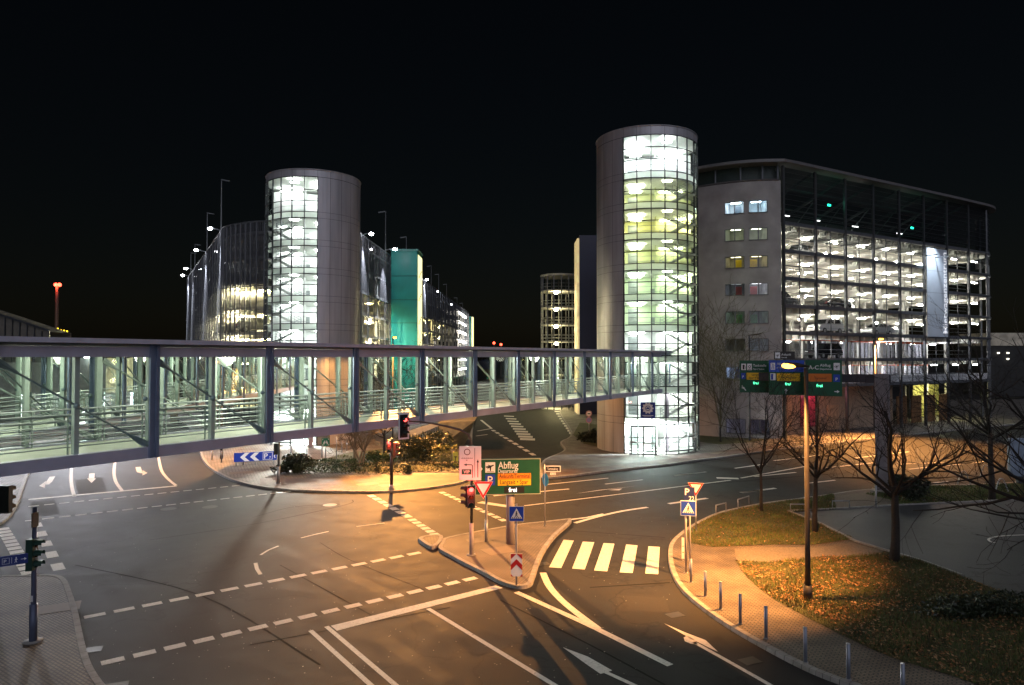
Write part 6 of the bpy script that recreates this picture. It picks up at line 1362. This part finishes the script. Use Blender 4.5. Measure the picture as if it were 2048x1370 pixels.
shrub('shrub', G(603, 942, .13), (1.35, .7, 1.25), 1500, .11, dk_, 1, 'dark leafy shrub beside the grey signal pole on the plaza'); shrub('shrub', G(560, 946, .13), (.7, .4, .6), 500, .10, dk_, 2, 'small dark shrub at the left tip of the planting bed')
shrub('hedge', G(640, 940, .13), (2.6, .55, .75), 2600, .08, gn, 3, 'low bright green hedge left of the assembly sign post', 'hedge', True); shrub('hedge', G(705, 945, .13), (4.2, .4, .62), 3200, .07, ('moss', (.045, .06, .022)), 4, 'long low clipped hedge along the front of the planting bed', 'hedge', True)
shrub('hedge', G(838, 941, .13), (3.2, .4, .6), 2600, .07, rd, 5, 'low russet hedge right of the black signal pole', 'hedge', True); shrub('shrub', G(765, 930, .13), (1.5, .6, 1.1), 1300, .10, gn, 6, 'spiky green shrub left of the black signal pole'); shrub('shrub', G(845, 922, .13), (2.7, 1.4, 2.5), 4200, .12, ol, 7, 'large rounded olive shrub before the concrete ramp wall')
shrub('hedge', G(889, 929, .13), (.95, .6, 1.45), 1800, .07, ('yellowgreen', (.12, .11, .02)), 8, 'square clipped hedge block beside the lime notice plate', 'hedge', True); shrub('shrub', G(1827, 1000, .13), (1.5, 1.0, 1.5), 3000, .10, dk_, 9, 'round dark bush on the verge right of the gantry post'); shrub('shrub', G(1168, 884, .13), (1.3, .8, 1.1), 1200, .12, dk_, 10, 'dark shrub at the left foot of the tall tower')
shrub('shrub', G(1190, 886, .13), (.5, .5, 1.6), 500, .1, dk_, 12, 'upright dark shrub against the tall tower cladding'); shrub('shrub', G(1980, 1230, .13), (2.4, .9, .6), 2400, .07, dk_, 13, 'low dark bush at the right end of the lawn slope'); shrub('shrub', G(430, 893, .13), (1.6, .7, .8), 900, .1, dk_, 16, 'low dark shrub behind the plaza posts under the footbridge')
# grass blades and fallen leaves
rnd = random.Random(99)
gb = {'g': MB(), 'd': MB()}
def scatter(poly, n, fn):
    x0, x1 = min(p.x for p in poly), max(p.x for p in poly); y0, y1 = min(p.y for p in poly), max(p.y for p in poly); y1 = min(y1, 58); x1 = min(x1, 36); k = 0; P2 = [(p.x, p.y) for p in poly]
    while k < n:
        x, y_ = rnd.uniform(x0, x1), rnd.uniform(y0, y1)
        if inside((x, y_), P2): k += 1; fn(x, y_)
def blade(hmax, w, dry):
    def f(x, y_):
        tall = .5 + .5 * math.sin(x * 1.3 + math.sin(y_ * 1.1) * 2); h = hmax * rnd.uniform(.3, 1) * (.5 + .7 * tall); a = rnd.uniform(0, PI); dx, dy = math.cos(a) * w, math.sin(a) * w; l = h * .5
        gb['d' if rnd.random() < dry else 'g'].face([(x - dx, y_ - dy, .13), (x + dx, y_ + dy, .13), (x + rnd.uniform(-l, l), y_ + rnd.uniform(-l, l), .13 + h)])
    return f
scatter(lawns['lawn_corner'], 16000, blade(.14, .022, .35)); scatter(lawns['lawn_slope'], 34000, blade(.16, .016, .5)); scatter(lawns['lawn_verge'], 9000, blade(.18, .03, .2)); scatter(bed, 3000, blade(.22, .03, .3))
tag(gb['g'].build('grass', M('grass_green', (.065, .095, .02), .7, noise=.4, ns=.8)), kind='stuff'); tag(gb['d'].build('grass_dry', M('grass_dry', (.13, .095, .04), .8, noise=.4, ns=.8)), kind='stuff')
lm = [MB(), MB()]
def leaf(x, y_):
    if rnd.random() > .25 + .75 * (math.sin(x * 1.7 + 2 * math.sin(y_ * .9)) * math.sin(y_ * 1.3 + x * .4) > -.1): return
    s = rnd.uniform(.03, .07); a = Vector((rnd.gauss(0, 1), rnd.gauss(0, 1), rnd.gauss(0, .35))).normalized(); b = a.cross(Vector((rnd.gauss(0, .3), rnd.gauss(0, .3), 1))).normalized(); p = Vector((x, y_, .15 + rnd.uniform(0, .05))); lm[rnd.random() < .35].face([p - a * s, p + b * s * .6, p + a * s, p - b * s * .6])
scatter(lawns['lawn_slope'], 9000, leaf); scatter(lawns['lawn_corner'], 700, leaf)
def leaf2(x, y_):
    if inside((x, y_), [(p[0], p[1]) for p in k6 + z5([(2400, 1440), (3000, 700)])]): leaf(x, y_)
tag(lm[0].build('leaves', M('leaf_litter', (.20, .095, .035), .75, noise=.5, ns=5)), kind='stuff'); tag(lm[1].build('leaves_pale', M('leaf_litter_pale', (.34, .20, .10), .75, noise=.4, ns=5)), kind='stuff')
# specks of grit and litter on the asphalt
gr_ = MB()
for i in range(420):
    x, y_ = rnd.uniform(100, 1350), rnd.uniform(990, 1365); p = G(x, y_); s = rnd.uniform(.008, .022); gr_.face([(p.x - s, p.y, .008), (p.x, p.y - s, .01), (p.x + s, p.y, .012), (p.x, p.y + s, .009)])
tag(gr_.build('gravel', M('grit', (.45, .42, .38), .8)), kind='stuff')
